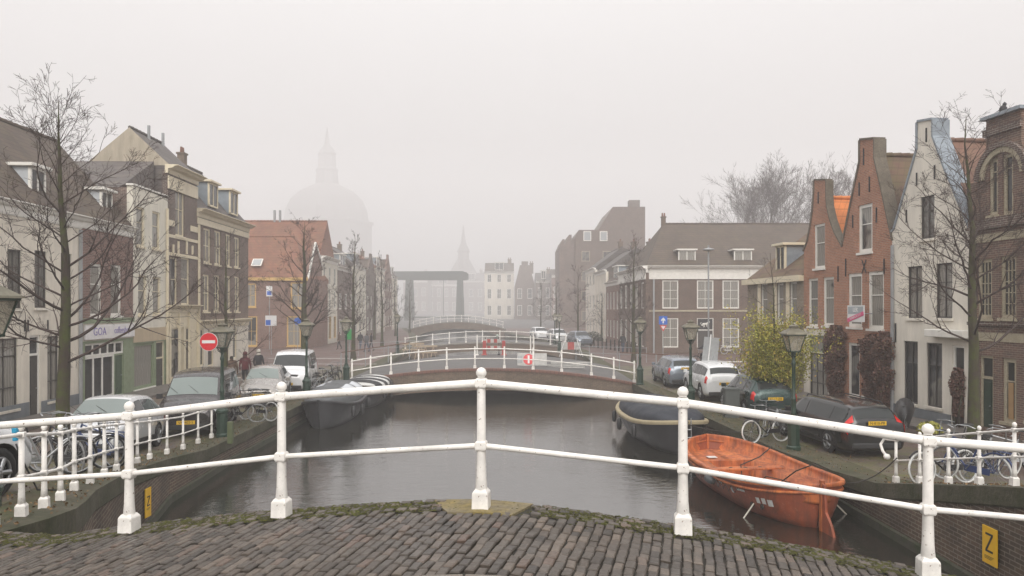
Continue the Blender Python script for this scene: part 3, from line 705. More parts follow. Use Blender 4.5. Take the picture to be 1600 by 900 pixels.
for r in up: H.win(r, M_white, M_pane2, .1, (.62,), (), M_white)
sh = H.rect((133,194,535,640)); sh = (sh[0], sh[1], .15, sh[3])
H.facade([(0,-1),(0,zs),(H.w,zs),(H.w,-1)], [sh], M_greenp, name='shop_front')
H.box('band', M_greenp, 0, H.w, -.07, -.0, zb-.2, zb); H.box('sign_band', P_white, .003, H.w-.003, .0, .27, zs+.002, zb-.2)
ud = H.u(180); zt = H.z(155, 556)
H.win((sh[0], sh[1], zt, sh[3]), M_white, M_paned, .08, (), (.2,.4,.6,.8), None, name='transom_window', thin=.09)
H.win((sh[0], ud, sh[2], zt-.01), M_white, M_paned, .08, (), (.3,.62), None, name='shop_window', thin=.09)
H.door((ud, sh[1], .1, zt-.01), M_greenp, paint('shop_door_green', (.05,.09,.05), .4), 0)
H.cornice(0, H.w, ez+.25, .45, M_white, .28); H.body(9, ez, B_side); H.roof_par(ez+.2, 11.45, 3.4, 9, T_dark)
H.dormer((H.u(159,.6), H.u(176,.6), H.z(167,349,.6), H.z(167,299,.6)), .6, 2.4, M_white, paint('dormer_cheek_panel', (.50,.53,.56), .4), rm=M_white)
o = empty('shop_sign', (0,0,0), 'white shop fascia sign lettered GOA coffeeshop in purple outline', 'sign'); o.matrix_world = H.root.matrix_basis
us, ue = .15, H.w-.05; b = MB(); b.box(us, ue, -.1, -.02, zs+.06, zb-.27); b.build('sign_board', paint('sign_white', (.74,.72,.72), .45), o, bevel=.008)
M_purple = paint('purple_lettering', (.18,.13,.42), .5); zc = (zs+zb-.2)/2
text_mesh('GOA', .46, 'lettering', M_purple, o, Matrix.Translation((lerp(us,ue,.26), -.106, zc)) @ UP, .004, -.004)
text_mesh('coffeeshop', .36, 'lettering', M_purple, o, Matrix.Translation((lerp(us,ue,.72), -.106, zc+.02)) @ UP @ Matrix.Diagonal((.88,1.15,1,1)), .004, -.004)
H = left_house('narrow_house', 'narrow pale rendered house with flat parapet and paired beige windows', 208, 262)
zt = 9.5; up = rects(H, [(213,226,324,385),(238,250,331,389),(216,229,430,492),(239,251,433,491)]); zb = H.z(235, 512)
H.facade([(0,zb),(0,zt),(H.w,zt-.1),(H.w,zb)], up, P_pale)
for r in up: H.win(r, M_cream, M_pane2, .09, (.62,), (), M_cream)
zs = H.z(235, 533); H.box('fascia', plaster('beige_render', (.52,.42,.29), .15), 0.003, H.w, -.02, .27, zs, zb)
sh = [H.rect((209.5,241,536,606)), H.rect((244,257,533,620))]
H.facade([(0,-1),(0,zs),(H.w,zs),(H.w,-1)], sh, M_greenp, name='shop_front'); H.win(sh[0], M_greenp, M_pane2, .12, (), (), M_white); H.door(sh[1], M_cream, M_dark, .3)
H.box('downpipe', M_cream, H.w-.22, H.w-.12, -.12, -.02, 0, zt-.6); H.box('parapet_cap', M_white, -.05, H.w+.03, -.06, .3, zt, zt+.08); H.box('side_wall', B_brown, .006, H.w-.006, .28, 9, -1, zt-.1)
b = MB(); b.add([(0.0,.6,zt-.1),(0.0,9,zt-.1),(H.w*.95,.6,11.25),(H.w*.95,9,11.25),(H.w*.95,.6,zt-.1),(H.w*.95,9,zt-.1)], [(0,1,3,2),(2,3,5,4),(0,2,4),(1,5,3),(0,4,5,1)]); b.build('roof', T_slate, H.root)
H = left_house('tall_brick_house', 'tall brown brick house with cream frieze and steep gable end, left side', 262, 308)
zt = 10.85; up = rects(H, [(274,288,294,369),(266,277,402,478),(283,296,403,476)]); zb = H.z(285, 478); up2 = rects(H, [(268,287,512,590),(291,299,512,590)])
H.facade([(0,zb),(0,zt),(H.w,zt),(H.w,zb)], up, B_brown2)
for r in up: H.win(r, M_cream, M_pane2, .08, (.55,), (.5,) if r is up[0] else (), M_cream)
H.facade([(0,-1),(0,zb),(H.w,zb),(H.w,-1)], up2, M_cream, name='shop_front')
H.win(up2[0], M_cream, M_pane2, .08, (.8,), (), None, name='shop_window'); H.door(up2[1], M_cream, M_dark, .25)
for k in range(4): H.box('pilaster', M_cream, H.w*k/3.0-.02 if k else 0, H.w*k/3.0+.12 if k < 3 else H.w, -.12, -.003, -.4, zb-.35)
H.cornice(0, H.w, zb+.05, .4, M_cream, .35)
H.box('frieze', M_cream, 0, H.w, -.06, -.002, zt-.9, zt-.25); H.cornice(-.1, H.w+.1, zt+.28, .42, M_cream, .55)
for py in (348,): z = H.z(265, py); H.box('band', M_cream, 0, H.w*.2, -.04, -.002, z-.15, z+.15); H.box('band', M_cream, H.w*.75, H.w, -.04, -.002, z-.15, z+.15)
for py in (373, 400): z = H.z(285, py); H.box('band', M_cream, 0, H.w, -.04, -.002, z-.07, z+.09)
for px, p0, p1 in ((270,382,400),(278,377,398),(291,377,397),(300,384,398),(276,286,300),(290,290,303)): u = H.u(px); H.box('key_stone', M_cream, u-.07, u+.07, -.06, -.002, H.z(px,p1), H.z(px,p0))
H.body(4.2, zt, T_slate); H.roof_par(zt+.25, 13.0, 1.9, 4.0, T_slate, gm=P_gable, u1=H.w+.1)
for k in (.45,.9): b = MB(); b.tube((H.w*k,1.7,12.6),(H.w*k,1.7,13.5),.08,.08,8); b.build('flue', M_grey, H.root)
H.box('rear_wing', T_slate, .02, H.w-.02, 4.2, 10, -1, 11.2)
H = left_house('brick_townhouse', 'brown brick townhouse with two blue-grey dormers and cream cornice', 308, 388)
zt = 9.15; up = rects(H, [(318,329,357,411),(335,345,361,414),(352,360,366,416),(366,374,371,418),(317,327,429,487),(334,343,430,487),(351,360,431,487),(366,374,432,487)])
zb = H.z(345, 502); gs = rects(H, [(311,319,514,572),(325,334,514,572),(349,358,512,560),(364,370,512,560)])
H.facade([(0,zb),(0,zt),(H.w,zt),(H.w,zb)], up, B_brown)
for r in up: H.win(r, M_cream, M_pane2, .1, (.5,), (.5,), M_cream)
H.facade([(0,-1),(0,zb),(H.w,zb),(H.w,-1)], gs, P_cream, name='shop_front')
for i, r in enumerate(gs): H.win(r, M_cream, M_pane, .08, (.7,), (), None, name='shop_window')
H.cornice(0, H.w, zb+.1, .45, M_cream, .3)
H.box('frieze', M_cream, 0, H.w, -.06, -.002, zt-.55, zt-.2); H.cornice(-.05, H.w+.15, zt+.3, .45, M_cream, .5)
H.body(8, zt, B_brown); H.roof_par(zt+.25, 12.7, 2.6, 8, T_slate, hr=1.3)
for a0, a1, p0, p1 in ((327,341,287,324),(360,372,334-34,336)):
    H.dormer((H.u(a0,.1), H.u(a1,.1), H.z((a0+a1)/2,p1,.1), H.z((a0+a1)/2,p0,.1)), .1, 2.0, M_cream, M_lead, rm=M_cream)
H.chimney(H.w*.5, 2.6, 12.4, 13.3, .25); H.box('downpipe', M_cream, .06, .16, -.12, -.02, 0, zt-.6)

# ======== LEFT, beyond the cross street
H = House('corner_house', 'red brick corner house with red tiled roof and ochre window frames', (-27.2, 71.5), 0, 7.3); C1 = H
zt = 6.8; up = rects(H, [(383,400,443,480),(454,477,441,482),(383,402,494,541),(448,470,494,541)])
H.facade([(0,-1),(0,zt),(H.w,zt),(H.w,-1)], up, B_red)
for r in up: H.win(r, M_ochre, M_pane2, .13, (.5,), (.5,), M_ochre)
H.box('gutter', M_ochre, -.1, H.w+.1, -.2, -.003, zt-.2, zt+.1)
H.body(8, zt, B_red); H.roof_par(zt+.1, 11.3, 4.2, 8.4, T_red, hr=2.4, hl=0)
b = MB(); u = H.u(402, 1.); z = H.z(402, 411, 1.2); M_ = Matrix.Translation((u, 1.0, z)) @ Matrix.Rotation(R(46), 4, 'X')
b.box(-.5,.5,-.5,.5,.02,.1, M=M_); f = b.build('skylight', M_white, H.root); b = MB(); b.box(-.4,.4,-.4,.4,.1,.12, M=M_); b.build('pane', glassy('sky_pane', (.35,.37,.38)), f)
def adopt(H, root):
    Mi = root.matrix_basis.inverted() @ H.root.matrix_basis
    for ch in list(H.root.children): ml = Mi @ ch.matrix_basis; ch.parent = root; ch.matrix_basis = ml
    bpy.data.objects.remove(H.root)
H = left_house('x', 'x', 480.3, 503, a=-17.8); zt = 6.8
hs = [(H.w*(i+.3)/2, H.w*(i+.7)/2, z0, z0+h) for i in range(2) for z0, h in ((.6,2.4),(3.9,2.0))]; H.facade([(0,-1),(0,zt),(H.w*.5,10.6),(H.w,zt+1.5),(H.w,-1)], hs, B_red)
for r in hs: H.win(r, M_white, M_pane, .1, (.5,), (.5,), None)
b = MB()
for a_, c_ in (((0,zt),(H.w*.5,10.6)),((H.w*.5,10.6),(H.w,zt+1.5))): b.tube((a_[0],-.05,a_[1]),(c_[0],-.05,c_[1]),.12,n=4)
b.build('verge_board', M_white, H.root); adopt(H, C1.root)
H = left_house('row_house', 'white fronted row house with a tall red roof beyond the red corner house', 503, 527, a=-17.8)
zt = 9.2; n = 3; ups = [(H.w*(i+.3)/n, H.w*(i+.75)/n, z0, z0+2.0) for i in range(n) for z0 in (3.9, 6.5)]; gss = [(H.w*(i+.25)/n, H.w*(i+.8)/n, .5, 3.0) for i in range(n)]
H.facade([(0,-1),(0,zt),(H.w,zt),(H.w,-1)], ups+gss, P_pale)
for r in ups: H.win(r, M_white, M_pane, .1, (.5,), (.5,), None)
for r in gss: H.win(r, M_ochre, M_pane, .1, (.7,), (.5,), None)
H.cornice(-.1, H.w+.1, zt+.3, .6, M_white, .5); H.body(14, zt, B_red); H.roof_perp(zt+.2, 13.6, H.w*.5, 14, T_red)
for k in (.5,.62): b = MB(); b.tube((H.w*.5,3+5*k,13.2),(H.w*.5,3+5*k,14.8),.14,.14,8); b.build('flue', M_grey, H.root)
rnd = random.Random(21)
def row_house(H, zt, wallm, roofm, nw, floors, rz, trim=M_white, gable=False, perp=False):
    hs = []
    for f in range(floors):
        z0 = .7 if f == 0 else .7+f*3.1; h = 1.9 if f < floors-1 or floors < 3 else 1.5
        if z0+h > zt-.3: continue
        for i in range(nw): hs.append((H.w*(i+.27)/nw, H.w*(i+.73)/nw, z0, z0+h))
    out = [(0,-1),(0,zt),(H.w,zt),(H.w,-1)]
    if gable: c = H.w/2; out = [(0,-1),(0,zt),(c-.9,rz+.2),(c-.6,rz+.2),(c-.6,rz+.9),(c+.6,rz+.9),(c+.6,rz+.2),(c+.9,rz+.2),(H.w,zt),(H.w,-1)]
    H.facade(out, hs, wallm)
    for r in hs: H.win(r, trim, M_pane, .11, (.5,), (.5,), None)
    H.body(9, zt, B_side)
    if gable: H.roof_perp(zt, rz, H.w/2, 9, roofm)
    else:
        H.cornice(0, H.w, zt+.25, .45, trim, .35); H.roof_par(zt+.2, rz, 3.5, 9, roofm)
        if rnd.random() < .7: H.dormer((H.w*.35, H.w*.65, zt+.5, zt+1.9), .4, 2, trim, M_lead)
    H.chimney(H.w*.85, 3.5, rz-1.2, rz+.7, .35)
cols = [('brown brick', B_brown), ('white plastered', P_white), ('red-brown brick', B_red), ('cream plastered', P_cream), ('dark brick', B_brown2), ('pale plastered', P_pale)]
pos = ['just past the white fronted house', 'behind the bare trees', 'near the lantern at the barriers', 'left of the drawbridge', 'beside the drawbridge', 'behind the drawbridge frame']
pxs = [527,553,572,588,601,612,621]
for i in range(6):
    nm, wm = cols[[0,5,4,1,2,3][i]]
    H = left_house('canal_house', f'{nm} canal house on the far left bank, {pos[i]}', pxs[i], pxs[i+1], 'foggy canal houses on the left bank', a=-17.8)
    zt = [8.6,9.4,8.2,10.2,9.,9.6][i]; row_house(H, zt, wm, [T_dark,T_slate,T_dark,T_red,T_dark,T_slate][i], 3, 3, zt+[3.6,2.8,3.,2.5,3.4,3.][i], gable=(i in (2,4)))

# ======== RIGHT ROW (near)
H = right_house('yellow_trim_house', 'low buff brick house with yellow window surrounds and a grey dormer', 1168, 1256, off=-.0)
zt = 5.2; up = rects(H, [(1189,1199,443,507),(1214,1224,443,505),(1234,1245,441,507)]); gs = rects(H, [(1184,1197,530,575),(1212,1226,530,600),(1236,1248,530,590)])
H.facade([(0,-1),(0,zt),(H.w,zt),(H.w,-1)], up+gs, B_buff)
for r in up: H.win(r, M_white, M_pane2, .08, (.62,), (), M_cream)
for r in up: u = r[0]; H.box('window_surround', M_cream, u-.34, u-.004, -.03, -.002, r[2]-.05, r[3]+.05)
for r in gs: H.win(r, M_white, M_pane, .08, (.6,), (.5,), None)
H.box('gutter', M_cream, -.2, H.w, -.25, .1, zt-.05, zt+.22); H.body(9, zt, B_buff); H.roof_par(zt+.2, 8.6, 4.2, 9, T_brown)
H.dormer((H.u(1212,.5), H.u(1226,.5), H.z(1219,428,.5), H.z(1219,384,.5)), .5, 3.2, M_cream, M_lead, rm=M_cream)
def gable_house(name, label, pa, pb, pts, wallm, roofm, ridge_py, eavepy, apexpx, band=None, side=None):
    H = right_house(name, label, pa, pb)
    out = [(0,-1)]+[(min(max(H.u(px), 0), H.w), H.z(px, py)) for px, py in pts]+[(H.w,-1)]
    return H, out
H, out = gable_house('neck_gable_house', '', 1256, 1316, [(1256,393),(1262,378),(1267,352),(1270.5,325),(1272.5,300),(1272.5,282),(1291,282),(1291,306),(1292,322),(1297,344),(1304,364),(1316,386)], 0, 0, 0, 0, 0)
tag(H.root, 'small orange brick neck-gable house with a bright orange tiled roof')
zb = H.z(1286, 515); up = rects(H, [(1272,1289,350,419),(1263,1278,435,510),(1286,1303,433,509)]); up[0] = (up[0][0], up[0][1], up[0][2], up[0][3])
out[0] = (0, zb); out[-1] = (H.w, zb)
H.facade(out, up, B_orange)
for i, r in enumerate(up): H.win(r, M_white, [M_pane2,M_pane,M_pane2][i], .1, (.58,), (), M_white)
fr = rects(H, [(1264,1294,524,551),(1265,1294,552,620)]); H.facade([(0,-1),(0,zb),(H.w,zb),(H.w,-1)], fr, P_cream, name='ground_floor_wall')
H.win(fr[0], M_greenp, M_pane2, .06, (), (.33,.66), None); H.win(fr[1], M_dark, M_pane2, .06, (.3,.6), (.33,.66), None, name='french_window')
ridge = H.z(1300, 304); H.body(9, 6.3, B_orange)
def coping(H, out, i0, i1, m, wdt=.34, y0=-.05):
    b = MB()
    for (a, c) in zip(out[i0:i1], out[i0+1:i1+1]):
        d = Vector((c[0]-a[0], c[1]-a[1])); 
        if d.length < .02: continue
        nrm = Vector((-d.y, d.x)).normalized()*.07
        if nrm.y < 0 and abs(d.x) > .001: nrm = -nrm
        b.add([(a[0],y0,a[1]),(c[0],y0,c[1]),(c[0]+nrm.x,y0,c[1]+nrm.y),(a[0]+nrm.x,y0,a[1]+nrm.y),(a[0],y0+wdt,a[1]),(c[0],y0+wdt,c[1]),(c[0]+nrm.x,y0+wdt,c[1]+nrm.y),(a[0]+nrm.x,y0+wdt,a[1]+nrm.y)],
              [(0,1,2,3),(7,6,5,4),(0,4,5,1),(3,2,6,7),(0,3,7,4),(1,5,6,2)])
    b.build('gable_coping', m, H.root)
M_gcop = ground('weathered_gable_edge', (.11,.09,.065), (.17,.145,.11), 2.5, .9, .4)
coping(H, out, 1, len(out)-2, M_gcop)
uc = H.u(1282); H.roof_perp(6.4, ridge, uc, 9, T_orange, hback=1.0, hL=6.0, hR=6.2)
ironties(H, [(H.u(px), H.z(px,p1), H.z(px,p0)) for px,p0,p1 in ((1279,300,318),(1310,416,440),(1320-5,540,560))])
H, out = gable_house('spout_gable_house', '', 1316, 1394, [(1316,386),(1330,318),(1344,252),(1344,219),(1366,217),(1366,247),(1378,300),(1394,376)], 0,0,0,0,0)
tag(H.root, 'tall orange brick spout-gable house with mossy roof and climbing plants')
up = rects(H, [(1341,1363,319,394),(1325,1347,427,511),(1356,1381,424,514),(1325,1343,536,620),(1349,1366,536,620)])
H.facade(out, up, B_orange)
for i, r in enumerate(up): H.win(r, M_white, [M_pane2,M_pane2,M_pane2,M_pane,M_pane][i], .13 if i < 3 else .1, (.6,) if i < 3 else (), (), M_white)
coping(H, out, 1, len(out)-2, M_gcop, .5); H.body(9, 6.3, B_orange); H.roof_perp(6.3, H.z(1380, 233), H.u(1355), 9, T_brown, y0=.3, hL=6.3, hR=6.45)
ironties(H, [(H.u(px), H.z(px,p1), H.z(px,p0)) for px,p0,p1 in ((1350,232,258),(1343,285,306),(1359,276,300),(1333,336,356),(1370,324,348),(1322,404,432),(1382,404,428))])
b = MB(); u = H.u(1351)
for s_ in (-1,1): b.tube((u-s_*.14,-.03,H.z(1351,427)),(u+s_*.14,-.03,H.z(1351,406)),.02,n=5)
b.build('wall_tie', M_black, H.root)
H, out = gable_house('white_gable_house', '', 1394, 1516, [(1394,363),(1398,358),(1434,232),(1434,191),(1457,187),(1457,213),(1475,262),(1512,352),(1516,362)], 0,0,0,0,0)
tag(H.root, 'white plastered spout-gable house with grey-blue gable edge and red-brown roof')
up = rects(H, [(1438,1460,306,373),(1418,1441,416,497),(1462,1488,411,497),(1412,1434,533,630),(1448,1472,536,636)]); dr = H.rect((1488,1507,540,664))
dr = (dr[0], dr[1], .1, dr[3])
H.facade(out, up+[dr], P_white)
for i, r in enumerate(up): H.win(r, M_dark, M_pane2 if i in (1,2) else M_pane, .05, (.66,), (.5,), P_white)
H.door(dr, M_white, paint('purple_brown_door', (.06,.03,.035), .4), .3)
H.box('downpipe', M_grey, .05, .13, -.1, -.02, 0, 6.2); H.box('door_hood', M_white, dr[0]-.9, dr[1]+.35, -.35, -.003, dr[3]+.25, dr[3]+.5, bevel=.03)
H.box('plinth', P_plinth, 0, dr[0]-.06, -.04, -.003, -.5, .45); H.body(9, 6.6, P_white)
coping(H, out, 1, len(out)-2, M_lead, .62); H.roof_perp(6.6, H.z(1490, 204), H.u(1447), 9, T_rbrown, hL=6.6, hR=6.9)
ironties(H, [(H.u(px), H.z(px,p1), H.z(px,p0)) for px,p0,p1 in ((1448,200,222),(1433,270,290),(1461,258,280),(1417,328,348),(1400,505,535))])
H = right_house('arched_brick_house', 'dark brick house at the far right with an arched gable and cream bands', 1516, 1660)
a = lambda px, py: (H.u(px), H.z(px, py))
c0 = a(1570, 268); rr_ = abs(H.u(1604)-H.u(1532))/2; cu = (H.u(1532)+H.u(1604))/2; zc = H.z(1568, 275); sy = 1.0
zsh = H.z(1519, 268)
arc = [(cu-rr_*1.12*math.cos(R(t)), zc+rr_*1.12*math.sin(R(t))) for t in range(0, 66, 13)]
bl0, bl1 = H.u(1541), H.u(1596); ztop = H.z(1568, 180)
out = [(0,-1),(0,zc)]+[p for p in arc if p[0] < bl0-.02]+[(bl0, zc+rr_*1.0),(bl0,ztop),(bl1,ztop),(bl1,zc+rr_*1.0)]+[(2*cu-p[0], p[1]) for p in reversed(arc) if p[0] < bl0-.02]+[(min(H.w, cu+rr_*1.3),zc),(H.w,zc),(H.w,-1)]
hs = rects(H, [(1527,1550,405,497),(1563,1588,400,497),(1602,1628,398,497),(1531,1552,556,668),(1566,1588,560,660),(1604,1630,560,660)])
ar = rects(H, [(1545,1559,248,336),(1566,1583,240,335)])
H.facade(out, hs+ar, B_rr)
for i, r in enumerate(hs[:3]): H.win(r, M_stone, M_paned, .1, (.2,.4,.6,.8), (.33,.66), M_stone, thin=.03)
H.door((hs[3][0],hs[3][1],.1,hs[3][3]), M_stone, M_dgreen, .28)
H.win(hs[4], M_stone, M_paned, .12, (.66,), (), M_stone); H.win(hs[5], M_stone, M_pane, .12, (.66,), (), M_stone)
H.box('boarded_panel', paint('plywood', (.36,.22,.10), .7), hs[4][0]+.2, hs[4][1]-.15, .03, .05, hs[4][2]+.1, lerp(hs[4][2], hs[4][3], .62))
for r in ar:
    H.win(r, M_stone, M_paned, .1, (.8,), (), M_stone)
b = MB()
for t in range(0, 180, 12):
    q = [(cu-r_*math.cos(R(v)), zc+r_*math.sin(R(v))) for r_, v in ((rr_*.98,t),(rr_*.98,t+12),(rr_*.80,t+12),(rr_*.80,t))]
    b.prism(q, -.07, -.003)
b.build('arch_band', M_stone, H.root)
b = MB()
for t in range(0, 180, 12):
    q = [(cu-r_*math.cos(R(v)), zc+r_*math.sin(R(v))) for r_, v in ((rr_*1.15,t),(rr_*1.15,t+12),(rr_*.98,t+12),(rr_*.98,t))]
    b.prism(q, -.12, -.003)
b.build('hood_mould', B_brown2, H.root)
for (px, p0, p1) in ((1519,369,381),(1528,519,532)): z0, z1 = H.z(px,p1), H.z(px,p0); H.box('stone_band', M_stone, .05, H.w, -.03, -.002, z0, z1)
for (px, p0, p1, o_) in ((1520,345,356,.08),(1520,356,361,.14),(1530,503,508,.12)): z0, z1 = H.z(px,p1), H.z(px,p0); H.box('brick_string_course', B_brown2, 0, H.w, -o_, -.002, z0, z1)
H.box('parapet_cap', M_lead, bl0-.1, bl1+.1, -.14, .4, ztop, ztop+.1); H.box('parapet_cap', B_brown2, bl0-.05, bl1+.05, -.09, -.002, ztop-.5, ztop-.3)
H.body(9, zc, B_rr); H.roof_par(zc+.02, zc+2.2, 4.5, 9, T_rbrown, y0=.25)

b = MB(); b.lathe([(.01,-.02),(.07,0),(.11,.07),(.10,.16),(.05,.22),(.01,.24)], 10); b.lathe([(.01,.2),(.05,.22),(.055,.28),(.01,.33)], 8, (.04,0,0)); b.add([(.09,0,.28),(.13,0,.26),(.09,.01,.26)], [(0,1,2)])
b.add([(-.08,-.03,.08),(-.26,-.02,.0),(-.26,.02,.0),(-.08,.03,.12)], [(0,1,2,3)])
p = H.root.matrix_basis @ Vector((bl0+.55, .1, ztop+.1)); o = b.build('bird', paint('dark_feathers', (.03,.03,.035), .7)); o.location = p; tag(o, 'small dark bird perched on the parapet of the arched brick house', 'bird')

# ======== RIGHT, frontal corner building and the row behind it
H = House('corner_building', 'long brown brick two-storey corner building with wide dark hipped roof', (11.6, 64), 0, 17.5, cat='building'); HB = H
zt = 7.0; cols4 = [(1035,1060),(1089,1115),(1129,1155),(1169,1195),(1212,1238)]
hs = []
for i, (x0, x1) in enumerate(cols4): hs += [H.rect((x0,x1,438,482)), H.rect((x0,x1,497,543))]
H.facade([(0,-1),(0,zt),(H.w,zt),(H.w,-1)], hs, B_hotel)
for i, r in enumerate(hs):
    if i == 3: H.door((r[0], r[1], .1, r[3]), M_white, M_dark, .35)
    else: H.win(r, M_white, M_pane2, .1, (.33,.66), (.5,), None)
H.box('string_course', M_stone, 0, H.w, -.05, -.002, H.z(1100,487), H.z(1100,484.5))
H.box('frieze', M_white, 0, H.w, -.08, -.002, zt-.55, zt); H.cornice(-.2, H.w, zt+.6, .6, M_white, .5)
H.box('downpipe', M_grey, H.u(1020), H.u(1022.5), -.12, -.085, 0, zt-.55)
H.body(13, zt, B_hotel); H.roof_par(zt+.55, 12.0, 6.5, 13, T_dark, hl=2.9, over=.3)
for (x0, x1, p0, p1) in ((1060,1087,391,416),(1147,1175,391,416)): H.dormer((H.u(x0,.6), H.u(x1,.6), H.z(x0,p1,.6), H.z(x0,p0,.6)), .6, 3, M_white, M_dark, rm=M_white, pane=M_pane2)
H.chimney(2.9, 6.5, 11.7, 12.6, .2)
# lion-shaped emblem over the door: a plain relief
b = MB(); b.path([(-.35,0,.1),(-.2,0,.25),(.15,0,.28),(.3,0,.42),(.42,0,.5)], [.05,.11,.1,.09,.07], 6)
for x in (-.22,-.1,.12,.24): b.path([(x,0,.2),(x+.03,0,.05),(x+.08,0,-.06)], [.05,.035,.03], 5)
b.path([(-.33,0,.14),(-.45,0,.3),(-.38,0,.42)], .025, 5)
ob = b.build('door_emblem', M_white, H.root); ob.location = ((hs[3][0]+hs[3][1])/2, .02, hs[3][3]-.75); ob.scale = (.9,.4,.9)
def brow(pa, pb, label, zt, wm, rm, nw, fl, rz, **k):
    H = right_house('canal_house', label, pa, pb, 'foggy canal houses on the right bank', a=13.5, sl=.03); row_house(H, zt, wm, rm, nw, fl, rz, **k); return H
H = right_house('x', 'x', 967, 1009, a=13.5, sl=.03)
hs = [(H.w*(i+.25)/5, H.w*(i+.7)/5, z0, z0+2.3) for i in range(5) for z0 in (.5,3.9)]; H.facade([(0,-1),(0,7),(H.w,7),(H.w,-1)], hs, B_hotel)
for r in hs: H.win(r, M_white, M_pane2, .1, (.5,), (.5,), None)
H.cornice(-.1, H.w+.3, 7.6, .6, M_white, .5); H.box('frieze', M_white, 0, H.w, -.08, -.002, 6.45, 7.0); adopt(H, HB.root)
brow(947, 967, 'reddish canal house with white windows next to the long corner building', 6.6, B_red, T_dark, 4, 2, 10.2)
brow(930, 947, 'cream plastered canal house with dormers on the right bank', 8.2, P_cream, T_slate, 4, 3, 11.)
brow(915, 930, 'white canal house at the far end of the right row', 8.9, P_white, T_slate, 3, 3, 11.8)
H = House('modern_brick_block', 'tall foggy brick block with sloping roof and two skylights', (9.6, 112), 0, 11.5, cat='building')
z0 = 15.2; out = [(0,-1),(0,z0-1),(.6,z0),(3.6,z0),(5.9,18.8),(10.9,18.8),(10.9,-1)]
H.facade(out, [], B_hotel); b = MB(); b.prism([(x, z) for x, z in out], .3, 14); b.build('body', B_side, H.root)
for px in (918, 944): 
    u = H.u(px); z = H.z(px, 376); f = H.box('skylight', M_white, u-.6, u+.6, -.15, -.002, z-.75, z+.75); b = MB(); b.box(u-.48,u+.48,-.17,-.151,z-.63,z+.63); b.build('pane', glassy('sky_pane', (.35,.37,.38)), f)
H.box('chimney', B_side, 8.9, 10.6, 3, 4.6, 18, 20.3)
b = MB(); b.prism([(-2.4,-1),(-2.4,12.6),(-1.9,13.8),(-1.6,13.8),(-1.6,12.9),(-.9,14.5),(-.5,14.5),(-.5,13.4),(0,14.2),(0,-1)], .4, 12); b.build('side_wing', B_brown, H.root)
H.root.location = (9.6*150/112, 150, 0); H.root.scale = (1.31,)*3
for i in range(3):
    for j in range(4): H.win((1+i*3.3, 2.3+i*3.3, 1+j*3.1, 2.6+j*3.1), M_stone, M_pane, .1, (), (.5,), None, yo=-.08)
# ======== houses closing the view
def far_house(label, px0, px1, Y, eave, rpy, wm, rm, nw, fl, gable=False, trim=M_white):
    s_ = 3.4 if label.startswith('dim') else 1.95; H = House('canal_house', label, (gx(px0, Y), Y), 0, gx(px1, Y)-gx(px0, Y), 'foggy houses closing the view'); row_house(H, gz(eave, Y*s_)/s_, wm, rm, nw, fl, gz(rpy, Y*s_)/s_, gable=gable, trim=trim)
    H.root.location = (gx(px0, Y*s_), Y*s_, 0); H.root.scale = (s_,)*3
far_house('white plastered house standing alone in the fog at the canal bend', 757, 803, 138, 426, 410, P_white, T_dark, 3, 3)
far_house('brick house with a stepped gable right of the white house', 804, 836, 136, 448, 416, B_brown, T_dark, 2, 4, True)
far_house('low brown brick house behind the right bank trees', 837, 862, 130, 440, 426, B_brown, T_slate, 2, 3)
far_house('red brick house next to the tall foggy block', 862, 884, 124, 432, 420, B_red, T_dark, 2, 3)
far_house('dim brick house behind the drawbridge, left half', 630, 668, 160, 440, 428, B_brown, T_dark, 3, 3)
far_house('dim brick house behind the drawbridge, middle', 668, 715, 168, 446, 432, B_brown2, T_dark, 4, 3)
far_house('dim brick house behind the drawbridge, right end', 715, 757, 172, 440, 426, B_brown, T_slate, 3, 3)
# domed church, spire and drawbridge in the fog
M_palest = ground('pale_lead_and_stone', (.19,.18,.175), (.23,.22,.215), .3)
def dome():
    Y = 660; cx = gx(511, Y); root = empty('domed_church', (cx, Y, 0), 'large domed church with lantern fading into the fog', 'church'); s = Y/F; q_ = Y/205
    zt = lambda py: gz(py, Y)
    b = MB(); b.lathe([(40,-1),(40.25,zt(352)),(41.83,zt(352)),(41.83,zt(348)),(37.66,zt(346))], 8, smooth=False); b.build('drum', M_palest, root)
    b = MB(); b.lathe([(37.37,zt(347)),(36.06,zt(330)),(31.55,zt(313)),(23.84,zt(300)),(14.18,zt(291)),(10.31,zt(288))], 16, smooth=False); b.build('dome', M_palest, root)
    b = MB(); b.lathe([(10.64,zt(289)),(9.66,zt(268)),(10.64,zt(266)),(8.36,zt(262)),(7.72,zt(243)),(8.69,zt(241)),(6.12,zt(234)),(2.56,zt(226)),(0.98,zt(205)),(0.08,zt(198))], 8, smooth=False); b.build('lantern', M_palest, root)
    b = MB(); b.box(7, 28, -11, 11, -1, zt(400)); b.add([(7,-11,zt(400)),(38,-11,zt(412)),(38,11,zt(412)),(7,11,zt(400)),(14,0,zt(352)),(35,0,zt(405))], [(0,1,5,4),(2,3,4,5),(1,2,5)]); b.build('side_roof', M_palest, root)
    for k in range(8):
        a = R(45*k+22.5); w_ = MB(); w_.box(-4,4,-.1,.1,zt(400),zt(362), M=Matrix.Rotation(a,4,'Z') @ Matrix.Translation((0,-37.2,0))); w_.build('window', M_palest, root)
dome()
Y = 620; root = empty('church_spire', (gx(724, Y), Y, 0), 'faint pointed church tower in the fog above the drawbridge', 'church')
